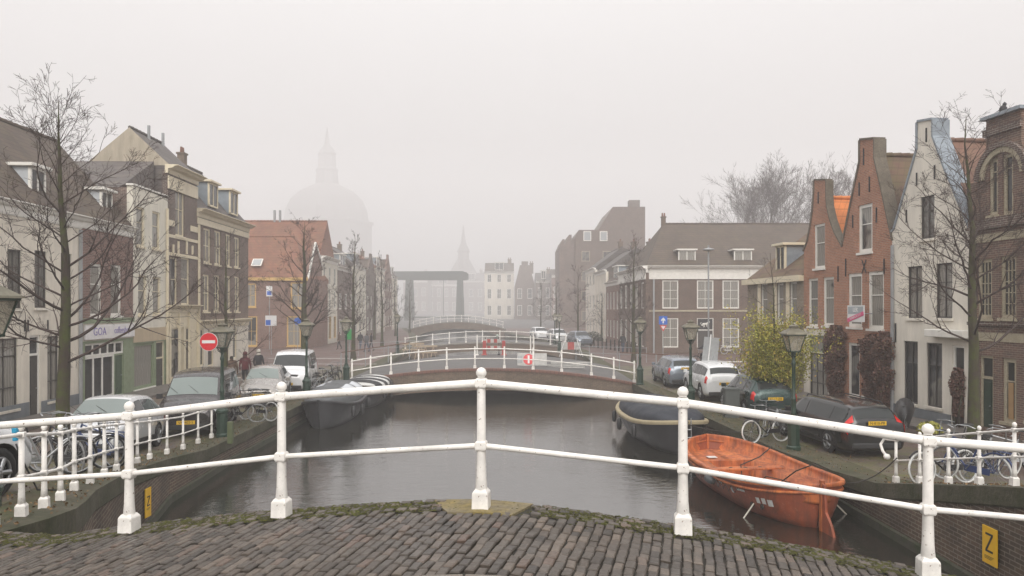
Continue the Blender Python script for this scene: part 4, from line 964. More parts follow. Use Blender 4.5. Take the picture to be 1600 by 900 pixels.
b = MB(); b.box(-16,16,-9,9,-1,gz(442,Y)); b.add([(-16,-9,gz(442,Y)),(16,-9,gz(442,Y)),(16,9,gz(442,Y)),(-16,9,gz(442,Y)),(-4,0,gz(402,Y)),(4,0,gz(402,Y))], [(0,1,5,4),(2,3,4,5),(1,2,5),(3,0,4)]); b.build('nave', M_palest, root)
b = MB(); b.lathe([(5,gz(420,Y)),(4.6,gz(395,Y)),(5.4,gz(393,Y)),(2.3,gz(380,Y)),(.3,gz(352,Y))], 8, smooth=False); b.build('spire', M_palest, root)
def drawbridge():
    Y = 240; root = empty('drawbridge', (0,0,0), 'dark green lift bridge frame with heavy overhead balance beams', 'bridge'); X = lambda px: gx(px, Y); Z = lambda py: gz(py, Y)
    m = paint('bridge_green', (.035,.05,.045), .5)
    for px in (640, 719):
        for dy in (-3.4, 3.4):
            b = MB(); b.frus((X(px), Y+dy), 0, Z(437), 1.15, .7); b.build('pillar', m, root)
    for dy in (-3.4, 3.4):
        b = MB(); x0, x1 = X(612), X(731); zt, zb_ = Z(424), Z(437)
        b.prism([(x0,zt-.2),(x0,zb_+.3),(x0+1.5,zb_),(x1-1,zb_-.1),(x1,zb_+.2),(x1,zt-.6),(x1-1.6,zt-.1)], Y+dy-.3, Y+dy+.3); b.build('balance_beam', m, root)
    b = MB(); b.box(X(640)-.5, X(640)+.5, Y-3.4, Y+3.4, Z(437)-.7, Z(437)-.1); b.box(X(719)-.5, X(719)+.5, Y-3.4, Y+3.4, Z(437)-.7, Z(437)-.1); b.build('cross_beam', m, root)
    for px in (614, 690): b = MB(); b.tube((X(px)+.6, Y, Z(430)), (X(px)+.6, Y, 1.2), .07, n=6); b.build('lifting_rod', m, root)
    b = MB(); b.box(X(612), X(735), Y-3, Y+3, .9, 1.25); b.build('deck', m, root)
drawbridge()
# ---------------------------------------------------------------- street lamps
M_lgl = lampglass('lantern_glass'); M_lroof = paint('lantern_roof', (.17,.155,.11), .5, .3, .3)
def lamp_mesh(label, loc, rz=0, s=1., h=3.5):
    root = empty('street_lamp', loc, label, 'street lamp', rz, 'old green street lanterns'); k = h-.82
    b = MB()
    b.lathe([(.20,0),(.20,.10),(.17,.13),(.165,.72),(.19,.76),(.19,.82),(.13,.88),(.10,.98)], 8, smooth=False); b.build('base', M_dgreen, root, bevel=.008)
    b = MB(); b.lathe([(.10,.97),(.065,1.05),(.06,1.35),(.075,1.38),(.075,1.42),(.055,1.46),(.045,k-.35),(.06,k-.32),(.06,k-.27),(.04,k-.22),(.04,k-.06),(.07,k),(.05,k+.03)], 12); b.build('column', M_dgreen, root)
    b = MB()
    for a in (0,1,2,3):
        c_, s_ = math.cos(R(45+90*a)), math.sin(R(45+90*a)); b.path([(c_*.04,s_*.04,k-.12),(c_*.12,s_*.12,k-.06),(c_*.14,s_*.14,k+.02),(c_*.16,s_*.16,k+.06)], .012, 6)
    b.build('bracket', M_dgreen, root)
    fr = MB(); a0, a1 = .13, .235; z0, z1 = k+.05, k+.48
    for sx, sy in ((1,1),(1,-1),(-1,1),(-1,-1)): fr.tube((sx*a0,sy*a0,z0),(sx*a1,sy*a1,z1),.014,n=4)
    fr.frus((0,0), z0-.03, z0, a0+.01, a0+.015); fr.frus((0,0), z1, z1+.03, a1+.03, a1+.03)
    for (q, w_) in ((.5,0),):
        pass
    L_ = fr.build('lantern', M_dgreen, root)
    g = MB(); vs = [(sx*a0*.97,sy*a0*.97,z0) for sx, sy in ((-1,-1),(1,-1),(1,1),(-1,1))]+[(sx*a1*.97,sy*a1*.97,z1) for sx, sy in ((-1,-1),(1,-1),(1,1),(-1,1))]
    g.add(vs, [(0,1,5,4),(1,2,6,5),(2,3,7,6),(3,0,4,7)]); g.build('glass', M_lgl, L_, fix=False)
    g = MB(); g.lathe([(.03,z0+.02),(.05,z0+.1),(.05,z0+.2),(.02,z0+.26)], 8); g.build('bulb', paint('frosted_bulb', (.6,.57,.5), .4), L_)
    r_ = MB(); r_.frus((0,0), z1+.03, z1+.06, .30, .29); r_.frus((0,0), z1+.06, z1+.19, .285, .11); r_.frus((0,0), z1+.19, z1+.25, .09, .10); r_.frus((0,0), z1+.25, z1+.29, .12, .05)
    r_.lathe([(.03,z1+.28),(.035,z1+.31),(.012,z1+.33),(.002,z1+.36)], 8); r_.build('lantern_roof', M_lroof, L_)
    return root
def lampat(px, Y, label, h=3.5, zf=None):
    x = gx(px, Y); z = (zl if x < 0 else zr)(Y); return (x, Y, z), label, h
lampL = [lampat(347,22.3,'green street lamp beside the black van on the left quay'), lampat(479,31.5,'green street lamp in front of the white van'), lampat(541,38.6,'green street lamp at the left end of the wide road bridge'),
 lampat(621,64,'street lamp on the left bank beyond the road bridge'), lampat(1240,20.3,'green street lamp behind the orange boat'), lampat(1079,27.8,'green street lamp in front of the small white car'),
 lampat(1000,37.4,'green street lamp at the right end of the wide road bridge'), lampat(874,66,'street lamp right of the red and white barriers, the taller of a pair'), lampat(867,72,'street lamp right of the red and white barriers, the one farther back')]
l0 = lamp_mesh(lampL[0][1], lampL[0][0])
for p, lb, h in lampL[1:]: q = copy_tree(l0); q.location = p; relabel(q, lb)
q = copy_tree(l0); q.location = (gx(-22, 9.2), 9.2, gz(432,9.2)-3.46); relabel(q, 'street lamp cut off by the left edge of the photo')
# ---------------------------------------------------------------- bare trees
def bark_mat(nm, c1, c2, moss):
    m, nt, p = mat(nm); o = objco(nt); n1 = noise(nt, o, 3, 6, .7); mp = N(nt, 'ShaderNodeMapping'); mp.inputs['Scale'].default_value = (18,18,3); L(nt, o, mp.inputs[0]); n2 = noise(nt, mp.outputs[0], 1, 5, .7)
    c = mixc(nt, n2.outputs[0], c1, c2)
    if moss: c = mixc(nt, ramp(nt, n1.outputs[0], [(.42, 0), (.6, moss)]).outputs[0], c, (.06,.075,.015))
    L(nt, c, p.inputs['Base Color']); p.inputs['Roughness'].default_value = .95; bump(nt, p, n2.outputs[0], .8, .03); return m
M_bark = bark_mat('mossy_bark', (.03,.022,.018), (.07,.052,.04), .8); M_twig = bark_mat('twig_bark', (.045,.032,.028), (.075,.052,.045), 0)
def tree(name, label, base, h, r0, seed, spread=.42, nlimb=16, first=.28, trunk_lean=(0,0), depth=4, dens=1.0, upc=.25, minr=.0035, sides=4, group='bare winter trees', limblen=None, twm=None, rnd_crown=False):
    rnd = random.Random(seed); root = empty(name, base, label, 'tree', group=group)
    tb = MB(); pts = []; rs = []; n = 12
    wob = [Vector((rnd.gauss(0,1), rnd.gauss(0,1), 0)) for _ in range(n+1)]; off = Vector((0,0,0))
    for i in range(n+1):
        t = i/n; off += wob[i]*.012*h*(t*.6+.1)
        pts.append(Vector((trunk_lean[0]*t*h, trunk_lean[1]*t*h, t*h))+off*.6); rs.append(max(.008, r0*(1-t)**.85*(1.0+.55*max(0, .06-t)/.06)))
    tb.path([pts[0]-Vector((0,0,.2))]+pts, [rs[0]]+rs, 10); tb.build('trunk', M_bark, root, fix=False)
    def at(t):
        x = t*n; i = min(int(x), n-1); return pts[i].lerp(pts[i+1], x-i), lerp(rs[i], rs[i+1], x-i)
    cb = MB()
    def branch(p, d, ln, r, lev):
        k = max(3, int(ln/.22)) if lev < 2 else (4 if lev == 2 else 3); k = min(k, 9); q = Vector(p); path = [q.copy()]; rr = [r]; dd = d.copy()
        for i in range(k):
            dd = (dd+Vector((rnd.gauss(0,.13), rnd.gauss(0,.13), rnd.gauss(0,.08)+upc*.35/(1+lev*.3)))).normalized(); q = q+dd*(ln/k)
            path.append(q.copy()); rr.append(max(minr, r*(1-.8*(i+1)/k)))
        cb.path(path, rr, max(3, sides-lev+1) if lev < 3 else 3)
        if lev >= depth: return
        m_ = int(rnd.uniform(4.5, 7.5)*dens) if lev < 2 else int(rnd.uniform(3.2, 6)*dens)
        for j in range(m_):
            t = rnd.uniform(.16, 1.0); x = t*k; i = min(int(x), k-1); bp = path[i].lerp(path[i+1], x-i); ax = (path[i+1]-path[i]).normalized()
            s_ = ax.orthogonal().normalized(); s_.rotate(Matrix.Rotation(rnd.uniform(0, 6.283), 3, ax)); a = rnd.uniform(.45, 1.0)
            nd = (ax*math.cos(a)+s_*math.sin(a)).normalized(); ll = ln*(rnd.uniform(.35,.62)*(1.1-t*.35) if rnd_crown else rnd.uniform(.28,.55)*(1.15-t*.5)); nd = (nd+ax*.5).normalized() if rnd_crown else nd
            if ll > .1: branch(bp, nd, ll, max(minr, lerp(rr[i], rr[i+1], x-i)*.62), lev+1)
    LL = limblen or spread*h
    for i in range(nlimb):
        t = lerp(first, .97, (i+rnd.random()*.6)/nlimb); p, r = at(t); az = i*2.4+rnd.uniform(-.5,.5); el = lerp(.25, 1.0, (t-first)/(1-first))+rnd.uniform(-.12,.2)
        d = Vector((math.cos(az)*math.cos(el), math.sin(az)*math.cos(el), math.sin(el)))
        ln = LL*(1-.72*((t-first)/(1-first))**1.2)*rnd.uniform(.8,1.15)
        if rnd_crown: q_ = (t-first)/(1-first); el = lerp(.72,1.3,q_)+rnd.uniform(-.1,.1); d = Vector((math.cos(az)*math.cos(el), math.sin(az)*math.cos(el), math.sin(el))); ln = (1-t)*h*.75+LL*.75*rnd.uniform(.8,1.1)
        if 1: branch(p, d, ln, max(.006, r*rnd.uniform(.24,.38)), 1)
    cb.build('crown', twm or M_twig, root, fix=False); return root
Y = 17.0; tree('bare_tree', 'large bare tree with mossy trunk in front of the cream house, left', (gx(98,Y), Y, zl(Y)), 8.3, .17, 3, .40, 34, .26, depth=4, dens=1.25, trunk_lean=(.004,0))
Y = 19.3; tree('bare_tree', 'tall bare tree between the white gable house and the arched brick house', (gx(1522,Y), Y, zr(Y)), 9.0, .165, 8, .36, 26, .30, depth=4, dens=1.35, trunk_lean=(-.006,0))
Y = 30.5; tree('bare_tree', 'slim bare tree just behind the street lamp by the black van', (gx(353,Y), Y, 0), 7.0, .11, 5, .36, 20, .22, depth=4, dens=1.15)
Y = 43; tree('bare_tree', 'bare tree in front of the red brick corner house', (gx(476,Y), Y, 0), 9.0, .24, 14, .36, 22, .26, depth=4, dens=1.25, minr=.005)
Y = 55; tree('bare_tree', 'tall narrow bare tree left of the green lit sign on the left bank', (gx(552,Y), Y, 0), 9.4, .17, 21, .24, 28, .2, depth=4, dens=1.2, upc=.7, minr=.006)
for px, Y, h, sd, lb in ((597,76,9.5,31,'bare tree beside the far lamp on the left bank'),(585,92,10,32,'foggy bare tree behind the left bank lamp'),(618,104,9,33,'foggy bare tree left of the drawbridge pillar'),(640,118,8,36,'faint bare tree at the farthest humped bridge')):
    tree('bare_tree', lb, (gx(px,Y), Y, 0), h, .15, sd, .26, 16, .18, depth=3, dens=1.2, upc=.7, minr=.009)
Y = 53; tree('bare_tree', 'tall bare tree left of the long corner building', (gx(990,Y), Y, 0), 9.0, .15, 41, .26, 26, .18, depth=4, dens=1.2, upc=.6, minr=.006)
for px, Y, h, sd, lb in ((903,78,8.5,42,'foggy bare tree beside the red and white triangle barrier'),(870,100,7.5,43,'foggy bare tree by the parked cars on the far right bank'),(940,88,6.,44,'small bare tree in front of the cream canal house'),(845,112,8,45,'faint bare tree farther up the right bank')):
    tree('bare_tree', lb, (gx(px,Y), Y, 0), h, .13, sd, .3, 14, .22, depth=3, dens=1.2, minr=.009)
for px, Y, top, rr, sd, lb in ((1205,108,246,.42,51,'huge bare tree towering behind the roof of the corner building'),(1290,100,250,.3,52,'bare tree crown rising right of the huge tree, behind the orange roof'),(1165,118,275,.3,53,'pale bare tree crown left of the huge tree behind the roof')):
    h = gz(top, Y)*.77; tree('bare_tree', lb, (gx(px,Y), Y, 0), h, rr, sd, .33, 22, .30, depth=4, dens=1.25, upc=.25, minr=.012, limblen=h*.30, rnd_crown=True)
# ---------------------------------------------------------------- leafy shrub-tree, ivy, small plants
def leafmat(nm, stops):
    m, nt, p = mat(nm); at = N(nt, 'ShaderNodeAttribute', attribute_name='tone'); L(nt, ramp(nt, at.outputs['Fac'], stops).outputs[0], p.inputs['Base Color'])
    p.inputs['Roughness'].default_value = .7; return m
def leaves(name, pos, size, m, parent, seed=1, aspect=1.0, droop=0.):
    rnd = random.Random(seed); vs = []; fs = []; tone = []
    for p in pos:
        q, tn = p if isinstance(p, tuple) and len(p) == 2 else (p, rnd.random())
        s_ = size*rnd.uniform(.6,1.3); e = Euler((rnd.uniform(-1.2,1.2), rnd.uniform(-1.2,1.2)+droop, rnd.uniform(0,6.28))).to_matrix(); o = len(vs)
        for c in ((-s_*.5,0,0),(0,-s_*.5*aspect,s_*.08),(s_*.5,0,0),(0,s_*.5*aspect,-.05*s_)): vs.append(tuple(Vector(q)+e @ Vector(c)))
        fs.append((o,o+1,o+2,o+3)); tone += [min(1, max(0, tn+rnd.gauss(0,.15)))]*4
    b = MB(); b.add(vs, fs); ob = b.build(name, m, parent, fix=False); at = ob.data.attributes.new('tone', 'FLOAT', 'POINT'); at.data.foreach_set('value', tone); return ob
M_leafy = leafmat('yellow_green_leaves', [(0,(.12,.13,.018)),(.45,(.25,.25,.03)),(.8,(.42,.37,.06)),(1,(.44,.27,.06))])
M_ivy = leafmat('purple_brown_ivy', [(0,(.05,.032,.022)),(.5,(.13,.065,.045)),(.85,(.21,.10,.075)),(1,(.16,.13,.06))])
Y = 26.5; bx = gx(1210, Y)
t = tree('leafy_tree', 'young tree wrapped in yellow-green foliage on the right quay', (bx, Y, 0), 5.9, .07, 61, .25, 12, .45, depth=3, dens=.9, group='leafy plants')
rnd = random.Random(9); pos = []
sh = MB()
for k in range(210):
    a = rnd.uniform(0,6.28); rr = .86*math.sqrt(rnd.random()); x0, y0 = math.cos(a)*rr*.35, math.sin(a)*rr*.35; top = rnd.uniform(1.8, 4.5)*(1-.28*rr)
    p = Vector((x0,y0,.1)); d = Vector((math.cos(a)*rr*.34, math.sin(a)*rr*.34, 1)).normalized(); path = [p.copy()]; n = 9; tn = rnd.random()
    for i in range(n):
        d = (d+Vector((rnd.gauss(0,.09), rnd.gauss(0,.09), -.02*i/n))).normalized(); p = p+d*(top/n); path.append(p.copy())
        if i > 0:
            for _ in range(19): pos.append((p+Vector((rnd.gauss(0,.10), rnd.gauss(0,.10), rnd.gauss(0,.14))), tn*.6+.3*rnd.random()+.12*i/n))
    sh.path(path, [.009*(1-i/(n+2)) for i in range(n+1)], 3)
sh.build('stems', M_twig, t, fix=False); leaves('foliage', pos, .085, M_leafy, t, 4, .55)
def ivy(label, px0, px1, ptop, pbot, off, seed, n=9500):
    rnd = random.Random(seed); Y = 16.7/((px0+px1)/2/F-800/F+.104); 
    kk = lambda px: (px-800)/F; Ya = 16.7/(kk(px1)+.104); Yb = 16.7/(kk(px0)+.104); P = lambda Y, o: Vector((xfr(Y)-o, Y-.1*o, 0))
    c = P((Ya+Yb)/2, 0); root = empty('climbing_plant', c, label, 'climber', group='climbing plants'); zt, zb_ = gz(ptop, (Ya+Yb)/2), gz(pbot, (Ya+Yb)/2); pos = []
    lob = [rnd.uniform(.62,1.05) for _ in range(12)]
    for _ in range(n):
        t = rnd.random(); z = lerp(zb_, zt, t); w_ = (.5+.5*min(1,(1-t)*6))*lob[int(t*11.9)]*(.55+.45*min(1,t*2.2)); s_ = rnd.uniform(-1,1); Y = (Ya+Yb)/2+s_*(Yb-Ya)/2*w_
        dpt = off*(1-.75*s_*s_)*(.6+.4*min(1,t*1.6))*(.85 if t < .93 else .5); pos.append((P(Y+rnd.gauss(0,.04), rnd.uniform(.02,1)**.6*dpt*(1+.18*math.sin(z*7+Y*5)))-c+Vector((0,0,z)), .35+.5*rnd.random()*(1 if rnd.random()<.7 else .4)))
    leaves('foliage', pos, .075, M_ivy, root, seed, .8)
    b = MB()
    for k in range(4): x = rnd.uniform(-.15,.15); b.path([Vector((-.08,x,0)), Vector((-.12,x*1.5,zt*.3)), Vector((-.06,x*2,zt*.6)), Vector((-.1,x,zt*.85))], .025, 5)
    b.build('stem', M_bark, root, fix=False)
ivy('purple-brown climbing plant on the wall between the two orange gable houses', 1294, 1326, 508, 628, .62, 3)
ivy('purple-brown climbing plant beside the white gable house, left of its windows', 1354, 1378, 522, 636, .65, 4, 9000)
ivy('tall purple-brown climbing plant against the edge of the white gable house', 1374, 1400, 518, 634, .62, 5, 9500)
ivy('small red-brown climber by the door of the white gable house', 1490, 1508, 575, 650, .3, 6, 3200)
def pot_plant(label, loc, r, m, seed, n=900):
    rnd = random.Random(seed); root = empty('potted_shrub', loc, label, 'shrub'); b = MB(); b.lathe([(.14,0),(.19,.26),(.2,.28),(.17,.28)], 12); b.build('pot', paint('clay_pot', (.2,.10,.07), .8), root)
    pos = []
    for _ in range(n):
        v = Vector((rnd.gauss(0,1), rnd.gauss(0,1), rnd.gauss(0,.8))).normalized()*r*rnd.uniform(.4,1)**.6; v.z = abs(v.z)*.9; pos.append((v+Vector((0,0,.3)), .3+.7*rnd.random()))
    leaves('foliage', pos, .08, m, root, seed)
Y = 21.5; pot_plant('low yellow-green potted shrub at the foot of the white gable house', (gx(1452,Y), Y, .0), .34, leafmat('lime_leaves', [(0,(.10,.11,.02)),(1,(.42,.40,.08))]), 5)
pot_plant('dark evergreen shrub in front of the cream canal house', (gx(926,82), 82, 0), 1.2, leafmat('evergreen_leaves', [(0,(.015,.025,.012)),(1,(.05,.065,.03))]), 7, 2500)
pot_plant('dark round bush by the parked cars on the far right bank', (gx(846,92), 92, 0), 1.3, leafmat('evergreen_leaves', [(0,(.015,.025,.012)),(1,(.05,.065,.03))]), 8, 2500)
# fallen leaves and litter on the verges
rnd = random.Random(77); pos = []
for _ in range(4200):
    if rnd.random() < .5: Y = rnd.uniform(7,36); x = xl(Y)-abs(rnd.gauss(0,.8)); z = zl(Y)
    else: Y = rnd.uniform(9,36); x = xr(Y)+abs(rnd.gauss(0,.9)); z = zr(Y)
    pos.append((Vector((x,Y,z+.045)), rnd.random()))
fl = leaves('fallen_leaves', pos, .034, leafmat('dead_leaves', [(0,(.06,.035,.015)),(1,(.22,.13,.05))]), None, 6); tag(fl, kind='stuff')
# ---------------------------------------------------------------- cars
M_tyre = paint('tyre_rubber', (.015,.015,.015), .8); M_rim = paint('alloy_rim', (.35,.36,.37), .3, .8); M_plast = paint('black_plastic', (.02,.02,.021), .6)
M_carglass = glassy('car_glass', (.018,.022,.022), .04); M_dewglass = glassy('dewy_windscreen', (.19,.225,.215), .28)
M_hl = glassy('headlamp_lens', (.45,.46,.47), .08); M_tl = paint('red_tail_lens', (.55,.015,.012), .12, 0, .1); M_plate = paint('yellow_plate', (.72,.44,.02), .4); M_ltr = paint('plate_lettering', (.01,.01,.01), .5)
def cr(a, b, c, d, t): return .5*((2*b)+(-a+c)*t+(2*a-5*b+4*c-d)*t*t+(-a+3*b-3*c+d)*t*t*t)
KINDS = {
 'hatch': dict(L=4.0, W=1.72, st=[(0,.32,.52,.60,.62,.52),(.02,.22,.60,.70,.76,.62),(.10,.19,.74,.84,.84,.70),(.235,.18,.86,.985,.86,.73),(.40,.18,.90,1.41,.86,.60),(.52,.18,.92,1.475,.86,.61),(.74,.18,.95,1.45,.86,.60),(.90,.19,.98,1.33,.85,.57),(.985,.24,.95,1.02,.80,.60),(1,.32,.70,.78,.74,.60)], ax=(.185,.80), wr=.31),
 'suv': dict(L=4.15, W=1.76, st=[(0,.36,.60,.70,.66,.56),(.02,.26,.70,.82,.80,.66),(.09,.22,.86,.95,.87,.73),(.22,.22,.95,1.07,.88,.75),(.37,.22,.98,1.50,.88,.64),(.50,.22,1.0,1.58,.88,.65),(.76,.22,1.02,1.56,.88,.65),(.92,.23,1.04,1.44,.87,.62),(.985,.28,1.0,1.10,.82,.64),(1,.38,.78,.88,.78,.62)], ax=(.19,.80), wr=.34),
 'wagon': dict(L=4.7, W=1.82, st=[(0,.30,.52,.60,.66,.55),(.02,.20,.60,.72,.80,.66),(.10,.17,.74,.84,.88,.76),(.255,.17,.86,.97,.90,.78),(.38,.17,.89,1.38,.90,.64),(.50,.17,.91,1.46,.90,.65),(.80,.17,.94,1.45,.90,.64),(.935,.18,.96,1.36,.88,.60),(.988,.22,.94,1.0,.84,.64),(1,.30,.66,.74,.78,.62)], ax=(.19,.78), wr=.32),
 'van': dict(L=4.4, W=1.83, st=[(0,.34,.62,.74,.66,.56),(.02,.24,.74,.88,.82,.68),(.08,.20,.92,1.02,.89,.76),(.17,.20,1.02,1.14,.90,.78),(.315,.20,1.06,1.72,.90,.70),(.42,.20,1.08,1.83,.90,.72),(.80,.20,1.10,1.83,.90,.73),(.955,.21,1.11,1.78,.89,.71),(.99,.25,1.08,1.20,.88,.74),(1,.34,.80,.92,.84,.68)], ax=(.18,.79), wr=.32)}
def car(kind, label, pos, head, body, plate=None, end='front', windscreen=None, lights='std', scale=1., trim=None, name='parked_car', cat='car', rack=False, segs=None):
    K = KINDS[kind]; Lc, W = K['L'], K['W']; st = K['st']; n = len(st)
    hx, hy = head; ang = math.atan2(hy, hx); root = empty(name, pos, label, cat, ang, 'cars parked along the quays'); root.scale = (scale,)*3
    zg = (zl if pos[0] < 0 else zr)
    sl_ = (zg(pos[1]+hy*1.3)-zg(pos[1]-hy*1.3))/2.6; root.rotation_euler = (0, -math.atan(sl_), ang)
    def sec(i):
        i = min(max(i, 0), n-1); f, zb, zbe, zt, wb, wr = st[i]; x = Lc*(.5-f); k = W/2/.9
        wb *= k; wr *= k
        return [(x,0,zb),(x,.82*wb,zb),(x,.97*wb,zb+.13),(x,wb,lerp(zb,zbe,.6)),(x,.965*wb,zbe),(x,wr,zt-.055),(x,wr*.90,zt-.008),(x,wr*.45,zt+.022),(x,0,zt+.03)]
    S_ = [sec(i) for i in range(n)]; T = 8
    def P(s, t):
        s = min(max(s, 0), n-1-1e-6); t = min(max(t, 0), T-1e-6); i = int(s); j = int(t); fs_, ft = s-i, t-j
        def row(ii):
            r = S_[min(max(ii,0),n-1)]; a, b_, c, d = r[max(j-1,0)], r[j], r[min(j+1,T)], r[min(j+2,T)]
            if j+2 > T: d = (c[0], -r[T-1][1], r[T-1][2])
            if j == 0: a = (b_[0], -r[1][1], b_[2])
            soft = .5; out = []
            for q in range(3):
                lin = lerp(b_[q], c[q], ft); out.append(lerp(lin, cr(a[q], b_[q], c[q], d[q], ft), .55))
            return out
        r0, r1, r2, r3 = row(i-1), row(i), row(i+1), row(i+2)
        return Vector([lerp(lerp(r1[q], r2[q], fs_), cr(r0[q], r1[q], r2[q], r3[q], fs_), .45) for q in range(3)])
    ns, ntt = 5, 3; rows = []
    for a in range((n-1)*ns+1):
        h = [P(a/ns, b_/ntt) for b_ in range(T*ntt+1)]; rows.append(h+[Vector((p.x,-p.y,p.z)) for p in reversed(h[1:-1])])
    m_ = len(rows[0]); vs = [p for r in rows for p in r]; fs = [(i*m_+k, i*m_+(k+1) % m_, (i+1)*m_+(k+1) % m_, (i+1)*m_+k) for i in range(len(rows)-1) for k in range(m_)]
    b = MB(); b.add(vs, fs, 0, True); b.add(vs[:m_], [tuple(range(m_))], 0); b.add(vs[-m_:], [tuple(range(m_-1,-1,-1))], 0)
    bo = b.build('body', [body, M_plast], root)
    bm = bmesh.new(); bm.from_mesh(bo.data); bmesh.ops.remove_doubles(bm, verts=bm.verts, dist=.0005); bmesh.ops.recalc_face_normals(bm, faces=bm.faces); bm.to_mesh(bo.data); bm.free()
    wr = K['wr']; axl = [Lc*(.5-a) for a in K['ax']]
    c = MB()
    for x in axl: c.tube((x,-W,wr+.01),(x,W,wr+.01),wr+.055,n=24,mi=1)
    co = c.build('cut', [body, M_plast]); co.parent = root
    # cut only the outer 25 cm: use two short cylinders per axle
    bpy.data.objects.remove(co); c = MB()
    for x in axl:
        for s_ in (-1,1): c.tube((x,s_*(W/2-.27),wr+.01),(x,s_*(W/2+.2),wr+.01),wr+.055,n=24,mi=1)
    co = c.build('cut', [body, M_plast]); co.parent = root
    md = bo.modifiers.new('c', 'BOOLEAN'); md.object = co; md.operation = 'DIFFERENCE'; md.solver = 'EXACT'
    dg = bpy.context.evaluated_depsgraph_get(); me = bpy.data.meshes.new_from_object(bo.evaluated_get(dg)); bo.modifiers.clear()
    if len(me.polygons) > 100: bo.data = me; me.name = 'body'
    bpy.data.objects.remove(co)
    def patch(nm, corners, m, off=.008, sides=(1,), par=None, nu=8, nv=4, mirror_mesh=False):
        """corners = ((s,t),(s,t),(s,t),(s,t)) on the body surface, bilinear"""
        par = par or root; obs = []
        for sd_ in sides:
            g = MB(); grid = []
            for i in range(nu+1):
                for j in range(nv+1):
                    u, v = i/nu, j/nv; s_ = lerp(lerp(corners[0][0], corners[1][0], u), lerp(corners[3][0], corners[2][0], u), v); t_ = lerp(lerp(corners[0][1], corners[1][1], u), lerp(corners[3][1], corners[2][1], u), v)
                    full = t_ > T; q = P(s_, 2*T-t_ if full else t_); e = .04; tt = 2*T-t_ if full else t_
                    du = P(s_+e, tt)-P(s_-e, tt); dv = P(s_, min(tt+e, T))-P(s_, tt-e); nn = du.cross(dv)
                    if nn.length < 1e-9: nn = Vector((0,0,1))
                    nn.normalize()
                    if nn.dot(q-Vector((q.x*.9, 0, .6))) < 0: nn = -nn
                    q = q+nn*off
                    if full: q.y = -q.y
                    q.y *= sd_; grid.append(q)
            fs2 = [(i*(nv+1)+j, (i+1)*(nv+1)+j, (i+1)*(nv+1)+j+1, i*(nv+1)+j+1) for i in range(nu) for j in range(nv)]
            g.add(grid, fs2, 0, True); obs.append(g.build(nm, m, par))
        return obs
    ws = windscreen or M_carglass
    patch('windscreen', ((3.12,5.75),(3.12,2*T-5.75),(3.93,2*T-5.75),(3.93,5.75)), ws, nu=14)
    patch('window', ((3.45,4.12),(5.0,4.12),(5.0,4.86),(4.12,4.86)), M_carglass, sides=(1,-1)); patch('window', ((5.08,4.12),(6.0,4.12),(6.0,4.86),(5.08,4.86)), M_carglass, sides=(1,-1))
    if kind == 'van' or kind == 'wagon' or kind == 'suv': patch('window', ((6.07,4.14),(7.25,4.14),(6.98,4.86),(6.07,4.86)), M_carglass, sides=(1,-1))
    else: patch('window', ((6.07,4.14),(6.9,4.2),(6.6,4.82),(6.07,4.86)), M_carglass, sides=(1,-1))
    patch('rear_window', ((7.12,5.6),(7.12,2*T-5.6),(7.78,2*T-5.6),(7.78,5.6)), M_carglass, nu=14)
    patch('headlight', ((1.1,3.15),(2.25,3.75),(2.2,4.3),(1.15,4.7)), M_hl, .01, (1,-1))
    patch('grille', ((.35,6.4),(.35,2*T-6.4),(.9,2*T-6.4),(.9,6.4)), M_plast, .012); 
    if lights == 'tall': patch('tail_light', ((7.45,4.0),(7.95,3.9),(7.85,5.2),(7.4,5.2)), M_tl, .012, (1,-1)); patch('tail_light', ((7.9,3.2),(8.35,3.2),(8.25,4.0),(7.75,4.1)), M_tl, .012, (1,-1))
    else: patch('tail_light', ((7.5,3.2),(8.5,3.3),(8.2,4.4),(7.6,4.3)), M_tl, .012, (1,-1))
    xf, xr_ = Lc/2, -Lc/2
    b = MB(); b.box(xf-.12, xf+.02, -.62*W/1.8, .62*W/1.8, .24, .40); b.build('front_bumper_grille', M_plast, root, bevel=.03)
    b = MB(); b.box(xr_-.03, xr_+.2, -.70*W/1.8, .70*W/1.8, .28, .44); b.build('rear_bumper', trim or M_plast, root, bevel=.04)
    patch('sill_trim', ((2.6,1.6),(6.7,1.6),(6.7,2.25),(2.6,2.25)), M_plast, .006, (1,-1), nu=10, nv=2)
    if plate:
        for e_, xx in (('f', xf+.03), ('r', xr_-.04)):
            b = MB(); sgn = 1 if e_ == 'f' else -1; zc = .47 if e_ == 'f' else (.78 if kind != 'wagon' else .98); xo = xx+(0 if e_ == 'f' else .015)
            b.box(xo-.008, xo+.008, -.26, .26, zc-.055, zc+.055); pl = b.build('number_plate', M_plate, root)
            Mx = Matrix.Translation((xo+sgn*.011, 0, zc)) @ Matrix.Rotation(R(90)*sgn, 4, 'Z') @ UP
            text_mesh(plate, .11, 'lettering', M_ltr, pl, Mx, .002)
    for s_ in (-1,1):
        b = MB(); xm = Lc*(.5-st[3][0])-.35; zm = st[4][2]+.08; b.box(xm-.06, xm+.06, s_*(W/2+.02), s_*(W/2+.18), zm-.06, zm+.09); b.tube((xm, s_*(W/2-.09), zm-.03), (xm, s_*(W/2+.06), zm), .02, n=5); b.build('mirror', body if kind != 'van' else M_plast, root, bevel=.025)
        for q in (.49, .70):
            b = MB(); xh = Lc*(.5-q); zh = .78 if kind != 'van' else .95; p = P(5.0 if q < .6 else 6.0, 3.7); b.box(xh-.08, xh+.08, s_*(W/2-.02), s_*(W/2+.025), zh-.012, zh+.018); b.build('door_handle', body, root)
